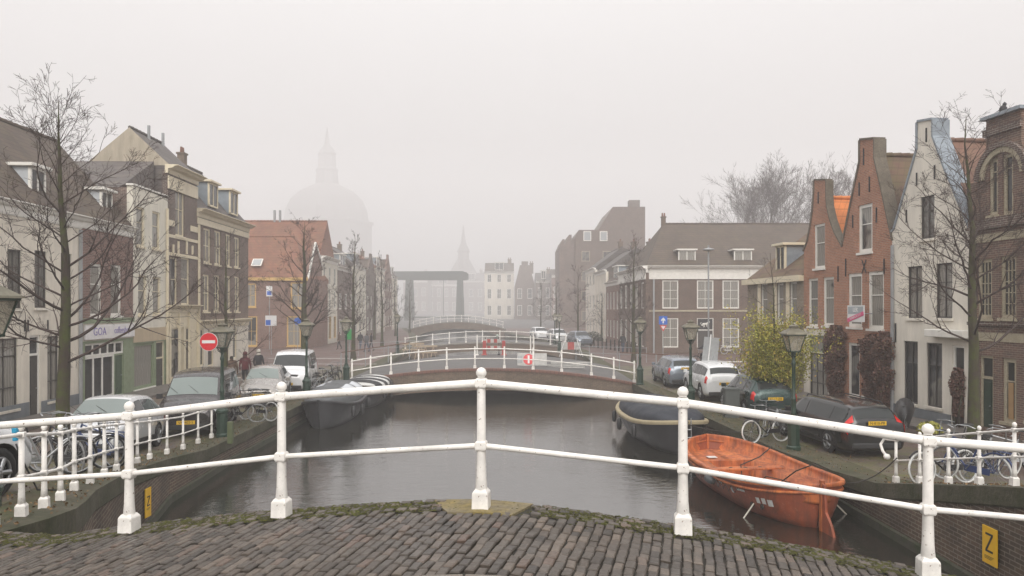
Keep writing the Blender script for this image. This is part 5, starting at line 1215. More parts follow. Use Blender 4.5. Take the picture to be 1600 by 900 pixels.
    if rack:
        for s_ in (-1,1): b = MB(); b.path([(Lc*.08,s_*.60,1.42),(Lc*.06,s_*.60,1.50),(-Lc*.34,s_*.58,1.48),(-Lc*.37,s_*.58,1.40)], .018, 6); b.build('roof_rail', M_plast, root)
    b = MB(); b.tube((-.1,0,st[5][3]+.02),(-.28,0,st[5][3]+.22),.006,n=4); b.build('aerial', M_plast, root)
    for s_ in (-.35,.15): b = MB(); p, q = P(3.15,7), P(3.55,7); b.tube((p.x+.01,s_*1.2,p.z+.03),(q.x,s_*1.2-.35,q.z+.012),.006,n=4); b.build('wiper', M_plast, root)
    for x in axl:
        for s_ in (-1,1):
            y0, y1 = s_*(W/2-.20), s_*(W/2-.015)
            b = MB(); b.torus((x,(y0+y1)/2,wr), (0,1,0), wr-.07, .085, 28, 8); w_ = b.build('wheel', M_tyre, root)
            g = MB(); yo = s_*(W/2-.05)
            for k in range(5):
                a = 2*math.pi*k/5; g.tube((x,yo,wr),(x+math.cos(a)*.2,yo,wr+math.sin(a)*.2),.035,.045,5)
            g.torus((x,yo,wr),(0,1,0),.205,.022,24,5); g.tube((x,yo-.02*s_,wr),(x,yo+.015*s_,wr),.06,n=10); g.build('rim', M_rim, w_)
            g = MB(); g.tube((x,yo-.07*s_,wr),(x,yo-.05*s_,wr),.2,n=16); g.build('brake_disc', M_plast, w_)
    return root
CP = lambda nm, c, mt=.5, r=.25: paint(nm, c, r, mt, .06, 2., .6)
C_silver = CP('silver_car_paint', (.66,.67,.68), .2); C_bgrey = CP('black_grey_car_paint', (.045,.04,.042)); C_pgrey = CP('pearl_grey_car_paint', (.33,.31,.29)); C_white = CP('white_car_paint', (.72,.73,.74), 0)
C_blue = CP('blue_grey_car_paint', (.20,.23,.27)); C_green = CP('dark_green_car_paint', (.02,.05,.045)); C_blk = CP('black_car_paint', (.012,.012,.013), .1, .15)
def zpos(x, y): return (x, y, (zl if x < 0 else zr)(y))
hd = (.17,-.985)
car('hatch', 'silver hatchback with dewy windscreen facing the camera on the left quay', zpos(-10.55,19.4), hd, C_silver, '12-XG-VD', windscreen=M_dewglass)
car('van', 'dark grey-black van with misted windscreen and yellow number plate', zpos(-10.25,24.3), (.2,-.98), C_bgrey, 'VK-402-S', windscreen=M_dewglass, name='parked_van', cat='van')
car('hatch', 'pearl grey hatchback parked between the black van and the white van', zpos(-10.35,31.0), (.17,-.985), C_pgrey, '47-NR-TL', windscreen=M_dewglass)
car('van', 'white delivery van facing the camera behind the second street lamp', zpos(-10.55,35.6), (.15,-.989), C_white, '9-VPT-31', windscreen=M_carglass, name='parked_van', cat='van')
car('suv', 'white electric car at the left edge with a blue charging plug', zpos(-7.98,8.9), (.04,.999), C_white, None)
car('wagon', 'black estate car with tall red tail lights and yellow number plate', zpos(9.25,21.3), (-.10,.995), C_blk, 'N-810-PR', lights='tall', rack=True, scale=.94)
car('hatch', 'dark green car half hidden behind the yellow-green foliage', zpos(9.05,27.4), (-.02,1), C_green, '63-LT-ZB')
car('suv', 'small white crossover seen from behind with dark rear window', zpos(8.85,32.6), (.0,1), C_white, '7-KSD-82')
car('wagon', 'blue-grey estate car farthest along the right quay', zpos(8.5,38.2), (.0,1), C_blue, 'TX-559-G')
for x, y, m, lb in ((3.4,92,C_white,'white car in the fog on the far right bank, leftmost'),(5.2,84,C_silver,'silver car in the fog on the far right bank near the dark bush'),(7.0,76,C_blue,'grey car in the fog beyond the second bridge, nearest of three')):
    car('suv', lb, (x,y,0), (.2,-.98), m, None)
# charging plug and cable
Y = 10.0; p = Vector((gx(25,Y), Y, gz(676,Y))); o = empty('charging_plug', p, 'bright blue charging plug with its cable in the side of the white electric car', 'charging plug')
b = MB(); b.box(-.03,.03,-.05,.035,.0,.07); b.box(-.027,.027,-.04,.03,-.11,-.02); b.build('plug', paint('cyan_plastic', (.02,.35,.60), .35), o, bevel=.012)
b = MB(); b.path([(0,0,-.15),(.05,.0,-.3),(.1,.1,-.55),(.1,.3,-.85),(.3,.8,-.98)], .012, 6); b.build('cable', M_plast, o)

# ---------------------------------------------------------------- bicycles
def bicycle(label, loc, rz, lean=.12, fm=None, tyre=None, basket=False, group='bicycles on the quays', saddle=None, name='bicycle'):
    fm = fm or M_black; root = empty(name, loc, label, 'bicycle', rz, group); root.rotation_euler = (lean, 0, rz); wr = .335
    for x in (-.52, .54):
        b = MB(); b.torus((x,0,wr),(0,1,0),wr-.018,.019,26,6); w_ = b.build('wheel', tyre or M_tyre, root)
        g = MB(); g.torus((x,0,wr),(0,1,0),wr-.045,.011,26,4); g.tube((x,-.04,wr),(x,.04,wr),.022,n=8)
        for k in range(14): a = 2*math.pi*k/14; g.tube((x,.02*(-1)**k,wr),(x+math.cos(a)*(wr-.04),0,wr+math.sin(a)*(wr-.04)),.0022,n=3,cap=False)
        g.build('rim', M_rim, w_)
        g = MB(); pts = [(x+(wr+.03)*math.cos(R(t)),0,wr+(wr+.03)*math.sin(R(t))) for t in range(20 if x < 0 else 40, 190 if x < 0 else 160, 15)]; g.path(pts, .018, 5); g.build('mudguard', fm, root)
    bb, st_, hd0, hd1, ra, fa = Vector((.02,0,.30)), Vector((-.17,0,.80)), Vector((.38,0,.86)), Vector((.42,0,.66)), Vector((-.52,0,wr)), Vector((.54,0,wr))
    b = MB(); b.tube(bb, st_, .017); b.tube(bb, hd1, .018); b.tube(lerp(bb,st_,.85), hd0, .015); b.tube(hd0, hd1, .02)
    for s_ in (-1,1):
        o_ = Vector((0,.045*s_,0)); b.tube(bb+o_*.4, ra+o_, .010); b.tube(lerp(bb,st_,.85), ra+o_, .009); b.tube(hd1+o_*.3, fa+o_, .011)
    b.box(-.45,.05,.04,.05,.27,.39); b.build('frame', fm, root)
    b = MB(); b.tube(hd0, hd0+Vector((-.03,0,.22)), .013); h = hd0+Vector((-.03,0,.22)); b.path([h+Vector((-.20,-.29,-.02)), h+Vector((-.06,-.27,.02)), h+Vector((.05,-.12,.02)), h, h+Vector((.05,.12,.02)), h+Vector((-.06,.27,.02)), h+Vector((-.20,.29,-.02))], .012, 6); b.build('handlebar', M_rim, root)
    b = MB(); b.tube(st_, st_+Vector((-.04,0,.14)), .013); s0 = st_+Vector((-.06,0,.17)); b.add([s0+Vector(v) for v in ((-.14,-.09,0),(-.14,.09,0),(.02,.04,0),(.14,.015,0),(.14,-.015,0),(.02,-.04,0),(-.13,-.08,.05),(-.13,.08,.05),(.02,.035,.05),(.13,.012,.03),(.13,-.012,.03),(.02,-.035,.05))], [(0,1,2,3,4,5),(6,7,8,9,10,11)]+[(i,(i+1)%6,6+(i+1)%6,6+i) for i in range(6)]); b.build('saddle', saddle or M_plast, root, bevel=.01)
    b = MB()
    for y in (-.06,0,.06): b.tube((-.82,y,.74),(-.26,y,.76),.007,n=5)
    for s_ in (-1,1): b.tube((-.75,.06*s_,.74),(-.53,.05*s_,wr),.006,n=5); b.tube((-.5,.06*s_,.75),(-.52,.05*s_,wr),.006,n=5)
    b.build('rear_rack', fm, root)
    b = MB(); b.torus(bb,(0,1,0),.09,.006,18,4); b.tube(bb+Vector((0,-.06,0)),bb+Vector((.1,-.06,-.13)),.008); b.tube(bb+Vector((0,.06,0)),bb+Vector((-.1,.06,.13)),.008); b.box(.06,.15,-.12,-.05,.15,.17); b.box(-.13,-.04,.05,.12,.43,.45); b.build('crank', M_rim, root)
    if basket:
        b = MB(); bx = .56; 
        for z, w_ in ((.78,.15),(.9,.165),(1.02,.18)): b.path([(bx-w_,-w_*1.1,z),(bx+w_,-w_*1.1,z),(bx+w_,w_*1.1,z),(bx-w_,w_*1.1,z),(bx-w_,-w_*1.1,z)], .007, 4)
        for a in range(12): t = 2*math.pi*a/12; c_, s_ = math.cos(t), math.sin(t); k = 1/max(abs(c_),abs(s_)); b.tube((bx+c_*k*.15,s_*k*.165,.78),(bx+c_*k*.18,s_*k*.198,1.02),.004,n=3)
        b.box(bx-.15,bx+.15,-.165,.165,.77,.785); b.build('basket', M_black, root)
    return root
M_cw = paint('pale_bike_paint', (.62,.62,.60), .4); M_bb_ = paint('blue_bike_paint', (.025,.045,.13), .35); M_sg = paint('silver_bike_paint', (.42,.43,.44), .35, .5); M_gr = paint('grey_tyre', (.3,.3,.3), .7)
bk = [
 ('silver bicycle leaning beside the mossy tree, nearest the left edge', 62, 12.6, 40, .14, M_sg, None, False),
 ('black bicycle with silver rims against the mossy tree trunk', 88, 13.6, 150, .12, M_black, M_gr, False),
 ('dark bicycle with front basket in front of the silver hatchback', 118, 14.2, 20, -.12, M_black, None, True),
 ('blue-framed bicycle between the railing and the silver hatchback', 146, 15.2, 165, .1, M_bb_, None, False),
 ('black bicycle standing left of the pair behind the green lamp', 376, 25.0, 12, .1, M_black, M_gr, False),
 ('pale-tyred bicycle just right of the green street lamp', 403, 25.6, 160, .1, M_black, M_cw, True),
 ('dark bicycle parked in the cluster right of the white van, nearest', 500, 33.5, 60, .1, M_sg, M_gr, False),
 ('bicycle with basket in the cluster right of the white van, middle one', 507, 36.0, 50, .12, M_black, None, True),
 ('black bicycle at the back of the cluster beside the white van', 519, 38.0, 70, .1, M_black, None, False),
 ('white bicycle beside the lamp post, in front of the black estate car', 1199, 21.4, 200, .1, M_black, M_cw, False),
 ('grey bicycle with crate, behind the white bicycle', 1212, 22.6, 215, .08, M_sg, None, True),
 ('black bicycle leaning behind the right railing, leftmost there', 1478, 14.7, 195, .12, M_black, M_cw, False),
 ('blue bicycle with panniers leaning behind the right railing', 1512, 14.0, 110, .1, M_bb_, M_cw, False),
 ('black bicycle with pale tyres under the right tree', 1545, 16.2, 15, .1, M_black, M_cw, False),
 ('dark bicycle against the trunk of the right tree', 1497, 18.4, 170, .1, M_black, None, False),
 ('silver bicycle by the foot of the right tree, at the frame edge', 1580, 17.4, 160, .1, M_sg, None, False),
 ('white bicycle leaning on the long brick corner building', 1141, 62.8, 0, .1, M_cw, M_cw, False),
]
for lb, px, Y, a, ln, fm, ty, bs in bk: bicycle(lb, zpos(gx(px,Y), Y), R(a), ln, fm, ty, bs)
q = bicycle('bicycle standing upright under a black cover by the white gable house', zpos(gx(1413,23.2), 23.2), R(62), .02, M_black, None, True)
b = MB(); vs = []
for i, (x, w_, z) in enumerate(((-.62,.10,.62),(-.45,.20,.95),(-.1,.26,1.08),(.3,.34,1.26),(.5,.30,1.22),(.68,.16,.95))):
    for k in range(7): a = math.pi*k/6; vs.append((x, math.cos(a)*w_, z-.45+math.sin(a)*.45))
b.add(vs, [(i*7+k,i*7+k+1,(i+1)*7+k+1,(i+1)*7+k) for i in range(5) for k in range(6)], 0, True); b.build('cover', paint('black_cover_sheet', (.018,.018,.02), .35), q); q.scale = (.85,.85,.85)
# a moped under the terrace of the brick houses
# ---------------------------------------------------------------- boats
def rust_orange(outer=False):
    m, nt, p = mat('orange_hull'); o = objco(nt); n1 = noise(nt, o, 1.6, 7, .7); n2 = noise(nt, o, 14, 5, .7)
    mp = N(nt, 'ShaderNodeMapping'); mp.inputs['Scale'].default_value = (5,5,.7); L(nt, o, mp.inputs[0]); n3 = noise(nt, mp.outputs[0], 1.3, 5, .7)
    ca, cb = ((.36,.085,.032), (.22,.05,.022)) if outer else ((.62,.19,.05), (.42,.105,.033))
    c = mixc(nt, ramp(nt, n1.outputs[0], [(.35, 0), (.62, 1)]).outputs[0], ca, cb)
    c = mixc(nt, ramp(nt, n3.outputs[0], [(.42, 0), (.66, .9)]).outputs[0], c, (.14,.042,.02))
    c = mixc(nt, ramp(nt, n2.outputs[0], [(.6, 0), (.75, .5)]).outputs[0], c, (.55,.28,.18))
    L(nt, c, p.inputs['Base Color']); p.inputs['Roughness'].default_value = .55; bump(nt, p, n2.outputs[0], .2, .01); return m
M_hull = rust_orange(); M_hout = rust_orange(True); M_dk = paint('tarred_rope', (.03,.025,.02), .8); M_sticker = paint('worn_sticker', (.62,.62,.60), .5, 0, .3, 15)
def loft(b, secs, mi=0, close=False):
    m_ = len(secs[0]); vs = [p for s_ in secs for p in s_]; b.add(vs, [(i*m_+k, i*m_+k+1, (i+1)*m_+k+1, (i+1)*m_+k) for i in range(len(secs)-1) for k in range(m_-1)], mi, True)
def hull_fn(Lb, B, zs, sheer, keel=-.35, pw=2.3, blunt=.0, draft=.3, flare=.8):
    def beam(a): return B/2*max(0.0, 1-abs(a)**pw)**.62 if not blunt or a < 0 else B/2*(1-blunt*0-(1-blunt)*abs(a)**pw)
    def top(a): return zs+sheer*abs(a)**2.2
    def sec(a):
        w_ = max(beam(a), .012); zt = top(a); x = a*Lb/2; rake = .10*(1 if a > 0 else -1)*abs(a)**6
        pts = []
        for t, ww, in ((0,1.0),(.14,1.0),(.3,.985),(.5,.94),(.68,.85),(.84,.62),(1,.0)):
            z = lerp(zt, -draft+.15*abs(a)**4, t); pts.append((x-rake*t*2.2, w_*ww*lerp(1, flare**t, 1), z))
        return pts
    return beam, top, sec
def orange_boat():
    # stern (with the rudder) near the viewer, bow further up the quay
    st_, bw_ = Vector((6.48, 15.45)), Vector((5.72, 21.5)); d = bw_-st_; Lb = d.length+.1; ang = math.atan2(d.y, d.x); c = (st_+bw_)/2
    root = empty('lifeboat', (c.x, c.y, WZ), 'weathered orange open lifeboat moored at the right quay', 'boat', ang)
    beam, top, sec = hull_fn(Lb, 2.55, .72, .24, pw=3.3, draft=.30)
    A = [-1+2*i/30 for i in range(31)]
    b = MB(); S1 = [sec(a) for a in A]; loft(b, S1); loft(b, [[(x,-y,z) for x,y,z in s_] for s_ in S1]); b.build('hull', M_hout, root)
    b = MB()
    for sg in (1,-1):
        secs = []
        for a in A:
            x, y, z = sec(a)[0]; e = .0
            secs.append([(x, sg*(y+.045), z-.06), (x, sg*(y+.055), z-.02), (x, sg*(y+.04), z+.02), (x, sg*max(0,y-.05), z+.03), (x, sg*max(0,y-.075), z), (x, sg*max(0,y-.075), z-.05)])
        loft(b, secs)
    b.build('gunwale', M_hull, root)
    b = MB()
    for sg in (1,-1): b.path([(sec(a)[1][0], sg*(sec(a)[1][1]+.015), sec(a)[0][2]-.17) for a in A], .035, 6)
    b.build('rubbing_strake', M_hull, root)
    # inside: sloping side, bench ring, deep well
    inner = sorted(A+[-.56,-.555,.50,.505,.02,.025,-.08,-.085]); b = MB()
    for sg in (1,-1):
        secs = []
        for a in inner:
            x, y, z = sec(a)[0]; yi = max(0, y-.07); bz = .50+.05*abs(a); well = -.555 <= a <= .50; yb = max(0, yi*.86-.03); wy = min(yb, max(0, yb-.34)) if well else 0
            zf = .08 if well else bz
            if .49 < a < .51 or -.56 < a < -.55: pass
            secs.append([(x, sg*yi, z-.03), (x, sg*max(0,yi-.02), z-.2), (x, sg*yb, bz+.06), (x, sg*yb, bz), (x, sg*(wy if well else yb*.4), bz), (x, sg*wy, zf), (x, 0, zf)])
        loft(b, secs)
    b.build('inner_shell', M_hull, root)
    # end walls of the well, thwart with three holes, end decks
    for a in (.50,-.557):
        x = a*Lb/2; y = sec(a)[0][1]; wy = (y-.07)*.86-.37; b = MB(); b.box(x-.012, x+.012, -wy, wy, .08, .52); b.build('well_bulkhead', M_hull, root)
    b = MB(); x = .18*Lb/2; y = sec(.18)[0][1]*.80; b.box(x-.14, x+.14, -y, y, .49, .545); th = b.build('thwart', M_hull, root, bevel=.015)
    for yy in (-.4,0,.4): b = MB(); b.tube((x,yy,.546),(x,yy,.5485),.05,n=14); b.build('hole', M_dk, th)
    b = MB(); x = -.16*Lb/2; y = sec(-.2)[0][1]*.52; b.box(x-.02, x+.02, -y, y, .08, .42); b.build('well_bulkhead', M_hull, root)
    # stem post and rudder
    b = MB(); x = -Lb/2; b.box(x-.06, x+.04, -.045, .045, -.1, top(1)+.10); b.build('sternpost', M_hull, root, bevel=.01)
    b = MB(); M_ = Matrix.Translation((x-.08,0,0)); b.prism([(-.04,.98),(.03,1.0),(.03,-.25),(-.42,-.30),(-.46,-.14),(-.30,.20),(-.10,.42)], -.03, .03, M=M_); b.build('rudder', M_hout, root, bevel=.01)
    b = MB(); x = Lb/2; b.box(x-.08, x+.015, -.035, .035, -.1, top(1)+.02); b.build('stem', M_hull, root, bevel=.01)
    # fender, outlets, stickers on the side facing the viewer (left side = +y of hull)
    sg = 1
    def side(a, t): 
        s_ = sec(a); k = t*6; i = min(int(k), 5); p, q = s_[i], s_[i+1]; return Vector([lerp(p[j], q[j], k-i) for j in range(3)])
    p = side(-.1,.25); b = MB(); b.lathe([(.02,-.2),(.09,-.15),(.10,0),(.09,.15),(.02,.2)], 12, M=Matrix.Translation((p.x, p.y+.11, p.z-.02)) @ Matrix.Rotation(R(90),4,'Y')); b.build('fender', paint('grey_fender', (.07,.075,.08), .5), root)
    for a, t, w_, h_ in ((-.22,.26,.16,.05),(-.40,.33,.11,.11),(-.52,.27,.30,.05),(-.68,.40,.10,.10),(-.73,.40,.10,.10),(-.78,.42,.12,.11)):
        b = MB(); n = 6; g = []
        for i in range(n+1):
            aa = a+(i/n-.5)*w_/(Lb/2)
            for tt in (t-h_*.5, t+h_*.5): q = side(aa, tt); g.append((q.x, q.y+.008, q.z))
        if h_ > .1 and a < -.75: g[1] = g[1]; 
        b.add(g, [(2*i,2*i+2,2*i+3,2*i+1) for i in range(n)]); b.build('sticker', M_sticker, root)
    for a in (-.60,-.70):
        p = side(a,.50); b = MB(); b.torus((p.x,p.y+.01,p.z),(0,1,0),.05,.018,16,6); b.tube((p.x,p.y-.02,p.z),(p.x,p.y+.012,p.z),.04,n=12); b.build('outlet', M_dk, root)
    for sg2 in (1,-1):
        p = side(-.62,.48); b = MB(); b.tube((p.x,sg2*p.y,p.z),(p.x-.1,sg2*(p.y+.32),-.05),.018,n=6); b.build('discharge_rod', paint('pale_rod', (.5,.47,.4), .5), root)
    b = MB(); b.path([(.9,-.9,1.0),(.8,-.5,.75),(.6,.1,.6),(.3,.2,.3),(-.1,.15,.22),(-.6,-.2,.3)], .016, 6); b.path([(-.6,-.2,.3),(-.9,-.6,.75),(-1.1,-.95,.95),(-1.4,-1.0,.9)], .016, 6); b.path([(-.4,.3,.2),(-.8,.1,.62),(-1.2,-.1,.62),(-1.5,-.3,.55)], .014, 6); b.build('rope', M_dk, root)
    b = MB(); b.box(-1.5,-1.0,-.2,.15,.1,.16); b.build('floor_grating', M_sticker, root)
    b = MB(); b.box(1.75,1.95,.25,.5,.555,.57, M=Matrix.Rotation(.0,4,'Z')); b.build('white_patch', M_sticker, root)
    b = MB()
    for i in range(14):
        a0, a1 = -.55+i*.08, -.55+(i+1)*.08; p, q = sec(a0)[0], sec(a1)[0]; b.path([(p[0],p[1]+.06,p[2]-.18),((p[0]+q[0])/2,(p[1]+q[1])/2+.05,(p[2]+q[2])/2-.32),(q[0],q[1]+.06,q[2]-.18)], .008, 4)
    b.build('grab_line', M_dk, root)
    return root
ob_ = orange_boat()
def covered_boat(label, c, head, Lb, B, zs, hullm, rim, coverm, hc, windows=None, stripes=None, ladder=False, sheer=.25):
    ang = math.atan2(head[1], head[0]); root = empty('covered_boat', (c[0], c[1], WZ), label, 'boat', ang)
    beam, top, sec = hull_fn(Lb, B, zs, sheer, pw=3.2, draft=.3, flare=.75)
    A = [-1+2*i/28 for i in range(29)]
    b = MB(); S1 = [sec(a) for a in A]; loft(b, S1); loft(b, [[(x,-y,z) for x,y,z in s_] for s_ in S1]); b.build('hull', hullm, root)
    b = MB()
    for sg in (1,-1):
        loft(b, [[(x, sg*(y+.06), z-.10), (x, sg*(y+.08), z-.03), (x, sg*(y+.05), z+.03), (x, sg*max(0,y-.10), z+.035), (x, sg*max(0,y-.12), z-.03)] for x, y, z in [sec(a)[0] for a in A]])
    b.build('rubbing_strake', rim, root)
    b = MB(); secs = []
    def cov(a, t):
        x, y, z = sec(a*.93)[0]; y = max(y-.06, 0); hh = hc*(max(0, 1-abs(a)**2.6))**.7; return (x, y*math.cos(t)*(1.0), z+.02+hh*math.sin(t)**.8+.03*math.sin(a*14)*math.sin(t))
    N_ = 14
    for a in A: secs.append([cov(a, math.pi*k/N_ if 0 < k < N_ else (0 if k == 0 else math.pi)) for k in range(N_+1)])
    m_ = N_+1; fs = []; mi = []
    for i in range(len(A)-1):
        for k in range(N_): fs.append((i*m_+k, i*m_+k+1, (i+1)*m_+k+1, (i+1)*m_+k)); mi.append(1 if stripes and (int((A[i]+1)*stripes) % 2) else 0)
    b.add([p for s_ in secs for p in s_], fs, 0, True); b.m = mi
    cv = b.build('cover', [coverm, M_sticker] if stripes else coverm, root)
    if windows:
        for (a0, a1, k0, k1) in windows:
            g = MB(); pts = []
            for i in range(7):
                for j in range(5):
                    p = Vector(cov(lerp(a0,a1,i/6), math.pi*lerp(k0,k1,j/4))); p += Vector((0, .012 if k0 < .5 else -.012, .012)); pts.append(p)
            g.add(pts, [(i*5+j,(i+1)*5+j,(i+1)*5+j+1,i*5+j+1) for i in range(6) for j in range(4)], 0, True); g.build('clear_window', glassy('clear_vinyl', (.55,.58,.62), .25), cv)
    if ladder:
        b = MB()
        for y in (-.16,.16): b.tube((-Lb/2-.08,y,.05),(-Lb/2-.02,y,zs+.35),.018,n=6)
        for z in (.1,.35,.6,.85): b.tube((-Lb/2-.07,-.16,z),(-Lb/2-.07,.16,z),.016,n=6)
        b.build('ladder', M_steel, root)
    for a in (-.5,.1,.55):
        x, y, z = sec(a)[0]; b = MB(); b.lathe([(.02,-.22),(.08,-.17),(.09,0),(.08,.17),(.02,.22)], 10, (x, y+.12, z-.35)); b.build('fender', M_black, root)
    return root
covered_boat('black sloop with navy canvas cover and thick cream gunwale behind the orange boat', (5.25, 26.3), (-.07,1), 6.3, 2.5, .85, M_black, paint('cream_rubbing_rope', (.36,.30,.19), .7), paint('navy_canvas', (.018,.022,.032), .7), .55, ladder=True)
covered_boat('grey steel boat with grey canopy and clear windows, nearest on the left side', (-7.42, 31.0), (-.0,-1), 5.6, 2.1, .80, paint('steel_grey_hull', (.035,.036,.04), .4), M_black, paint('grey_canvas', (.10,.105,.11), .7), .72, windows=((-.05,.5,.60,.78),(-.05,.5,.10,.34),(-.55,-.12,.60,.78),(-.55,-.12,.10,.34)), sheer=.3)
covered_boat('dark boat under a black and white striped cover near the wide road bridge', (-7.2, 36.3), (.0,-1), 5.0, 2.3, .85, paint('dark_hull', (.03,.03,.033), .35), M_dk, paint('black_canvas', (.02,.02,.022), .7), .38, stripes=4)
def rope(label, pts, r=.014):
    b = MB(); b.path([Vector(p)-Vector(pts[0]) for p in pts], r, 6); o = b.build('mooring_rope', M_dk); o.location = pts[0]; tag(o, label, 'rope')
def sag(a, c, s_, n=10): a = Vector(a); c = Vector(c); return [a.lerp(c, i/n)+Vector((0,0,-s_*4*(i/n)*(1-i/n))) for i in range(n+1)]
rope('dark mooring rope from the orange boat to the right railing', sag((7.1,15.6,WZ+.95), (7.98,15.25,zr(15.25)+.55), .14))
rope('dark mooring rope from the black sloop bow up to the right quay', sag((5.35,23.2,WZ+1.05), (7.2,22.6,.12), .1))
# ---------------------------------------------------------------- people
M_skin = paint('skin', (.42,.26,.19), .6); M_hair = paint('dark_hair', (.03,.02,.015), .8)
def person(label, loc, rz, top_m, leg_m, hatm=None, stride=.25, hood=False, bend=0., arms='down', bag=False, h=1.74):
    root = empty('person', loc, label, 'person', rz, 'pedestrians'); k = h/1.74
    J = {'pel':(0,0,.95),'wai':(0,.01,1.1),'che':(0,.02,1.34),'nek':(0,.01,1.47),'hed':(0,.0,1.56),'hd2':(0,.0,1.68),
         'sl':(-.18,.01,1.40),'sr':(.18,.01,1.40),'hl':(-.09,0,.9),'hr':(.09,0,.9),
         'kl':(-.10,stride*.45,.50),'kr':(.10,-stride*.25,.49),'al':(-.10,stride*.55,.08),'ar':(.10,-stride*.9,.13),'tl':(-.11,stride*.55+.15,.03),'tr':(.11,-stride*.9+.14,.03)}
    if arms == 'down': J.update(el=(-.25,-.05,1.12), er=(.25,.02,1.12), wl=(-.25,.06,.88), wr=(.25,.14,.89), fl=(-.25,.09,.78), fr=(.25,.18,.80))
    else: J.update(el=(-.26,.05,1.13), er=(.26,.05,1.13), wl=(-.12,.22,1.05), wr=(.12,.22,1.05), fl=(-.04,.24,1.04), fr=(.04,.24,1.04))
    if arms == 'ride':
        J.update(el=(-.24,.2,1.18), er=(.24,.2,1.18), wl=(-.25,.42,1.08), wr=(.25,.42,1.08), fl=(-.25,.5,1.06), fr=(.25,.5,1.06), kl=(-.1,.38,.72), kr=(.1,.34,.58), al=(-.1,.28,.34), ar=(.1,.12,.18), tl=(-.1,.42,.30), tr=(.1,.26,.13))
    Rr = dict(pel=.135,wai=.13,che=.15,nek=.055,hed=.085,hd2=.092,sl=.072,sr=.072,hl=.09,hr=.09,kl=.062,kr=.062,al=.042,ar=.042,tl=.034,tr=.034,el=.05,er=.05,wl=.033,wr=.033,fl=.032,fr=.032)
    E = [('pel','wai'),('wai','che'),('che','nek'),('nek','hed'),('hed','hd2'),('che','sl'),('che','sr'),('sl','el'),('el','wl'),('wl','fl'),('sr','er'),('er','wr'),('wr','fr'),('pel','hl'),('pel','hr'),('hl','kl'),('kl','al'),('al','tl'),('hr','kr'),('kr','ar'),('ar','tr')]
    ks = list(J); me = bpy.data.meshes.new('body'); me.from_pydata([Vector(J[q])*k for q in ks], [(ks.index(a), ks.index(c)) for a, c in E], [])
    o = bpy.data.objects.new('body', me); col.objects.link(o); md = o.modifiers.new('s', 'SKIN'); me.skin_vertices.new() if not me.skin_vertices else None
    for i, q in enumerate(ks):
        sv = me.skin_vertices[0].data[i]; r_ = Rr[q]*k; sv.radius = (r_*1.12 if q in ('che','pel','wai') else r_, r_*.82 if q in ('che','pel','wai') else r_)
        sv.use_root = q == 'pel'
    ss = o.modifiers.new('u', 'SUBSURF'); ss.levels = 2; ss.render_levels = 2
    m2 = bpy.data.meshes.new_from_object(o.evaluated_get(bpy.context.evaluated_depsgraph_get())); m2.name = 'body'; o.modifiers.clear(); o.data = m2; o.parent = root
    for m_ in (top_m, leg_m, M_skin, M_hair): m2.materials.append(m_)
    for p in m2.polygons:
        z = p.center.z/k; p.use_smooth = True; x = abs(p.center.x)/k
        mi = 1 if z < .88 and x < .2 else 0
        if z > 1.50: mi = 2 if p.center.y > .03 and z < 1.66 else 3
        if x > .2 and z < .87 and arms == 'down': mi = 2
        if z < .07: mi = 3
        p.material_index = mi
    b = MB(); b.lathe([(.155,.86),(.165,.95),(.15,1.08),(.165,1.22),(.165,1.34),(.12,1.42),(.07,1.47)], 14, M=Matrix.Scale(.72,4,(0,1,0)) @ Matrix.Scale(1.12,4,(1,0,0))); b.build('jacket', top_m, root)
    if hatm:
        b = MB(); b.lathe([(.10,1.60),(.108,1.65),(.10,1.72),(.06,1.765),(.01,1.78)], 12); b.build('hat' if not hood else 'hood', hatm, root)
        if hood: b = MB(); b.lathe([(.10,1.46),(.125,1.50),(.09,1.56)], 12); b.build('collar', hatm, root)
    return root
J_red = paint('maroon_jacket', (.10,.015,.02), .85); J_dark = paint('dark_coat', (.025,.025,.03), .85); J_grey = paint('grey_coat', (.12,.12,.13), .85); J_brown = paint('brown_coat', (.10,.06,.04), .85); L_dark = paint('dark_trousers', (.02,.02,.025), .85); L_jean = paint('jeans', (.05,.07,.11), .85); W_pale = paint('pale_scarf', (.5,.47,.42), .85)
person('person in a maroon hooded jacket and dark trousers walking away on the left street', (gx(383,36.5), 36.5, 0), R(10), J_red, L_dark, J_red, .3, True)
person('person in a dark coat with a pale collar walking beside the maroon jacket', (gx(404,38.5), 38.5, 0), R(-8), J_dark, L_jean, W_pale, .2, True)
person('person in a brown coat half hidden behind the street tree, left street', (gx(362,34.5), 34.5, 0), R(20), J_brown, L_jean, None, .45)
for px, Y, m, l, lb in ((573,66,J_grey,L_jean,'person in a grey coat on the left bank near the barriers'),(580,67,J_dark,L_dark,'person in a dark coat right beside the grey coat on the left bank'),(563,69,J_dark,L_jean,'foggy figure left of the grey coat on the left bank'),(530,70,J_brown,L_dark,'lone figure by the white fronted row house'),(973,64.5,J_dark,L_jean,'foggy figure in a dark coat walking by the bollards on the right bank')):
    person(lb, (gx(px,Y), Y, 0), R(px*7 % 360), m, l, None, .3)
Y = 50; bq = bicycle('dark bicycle being ridden behind the grey road sign', (gx(1100,Y), Y, 0), R(180), .0, M_black, None, False, group='bicycles on the quays')
person('cyclist in a dark jacket riding past the corner building', (gx(1100,Y)+.12, Y, .08), R(90), J_dark, L_dark, None, .2, arms='ride')
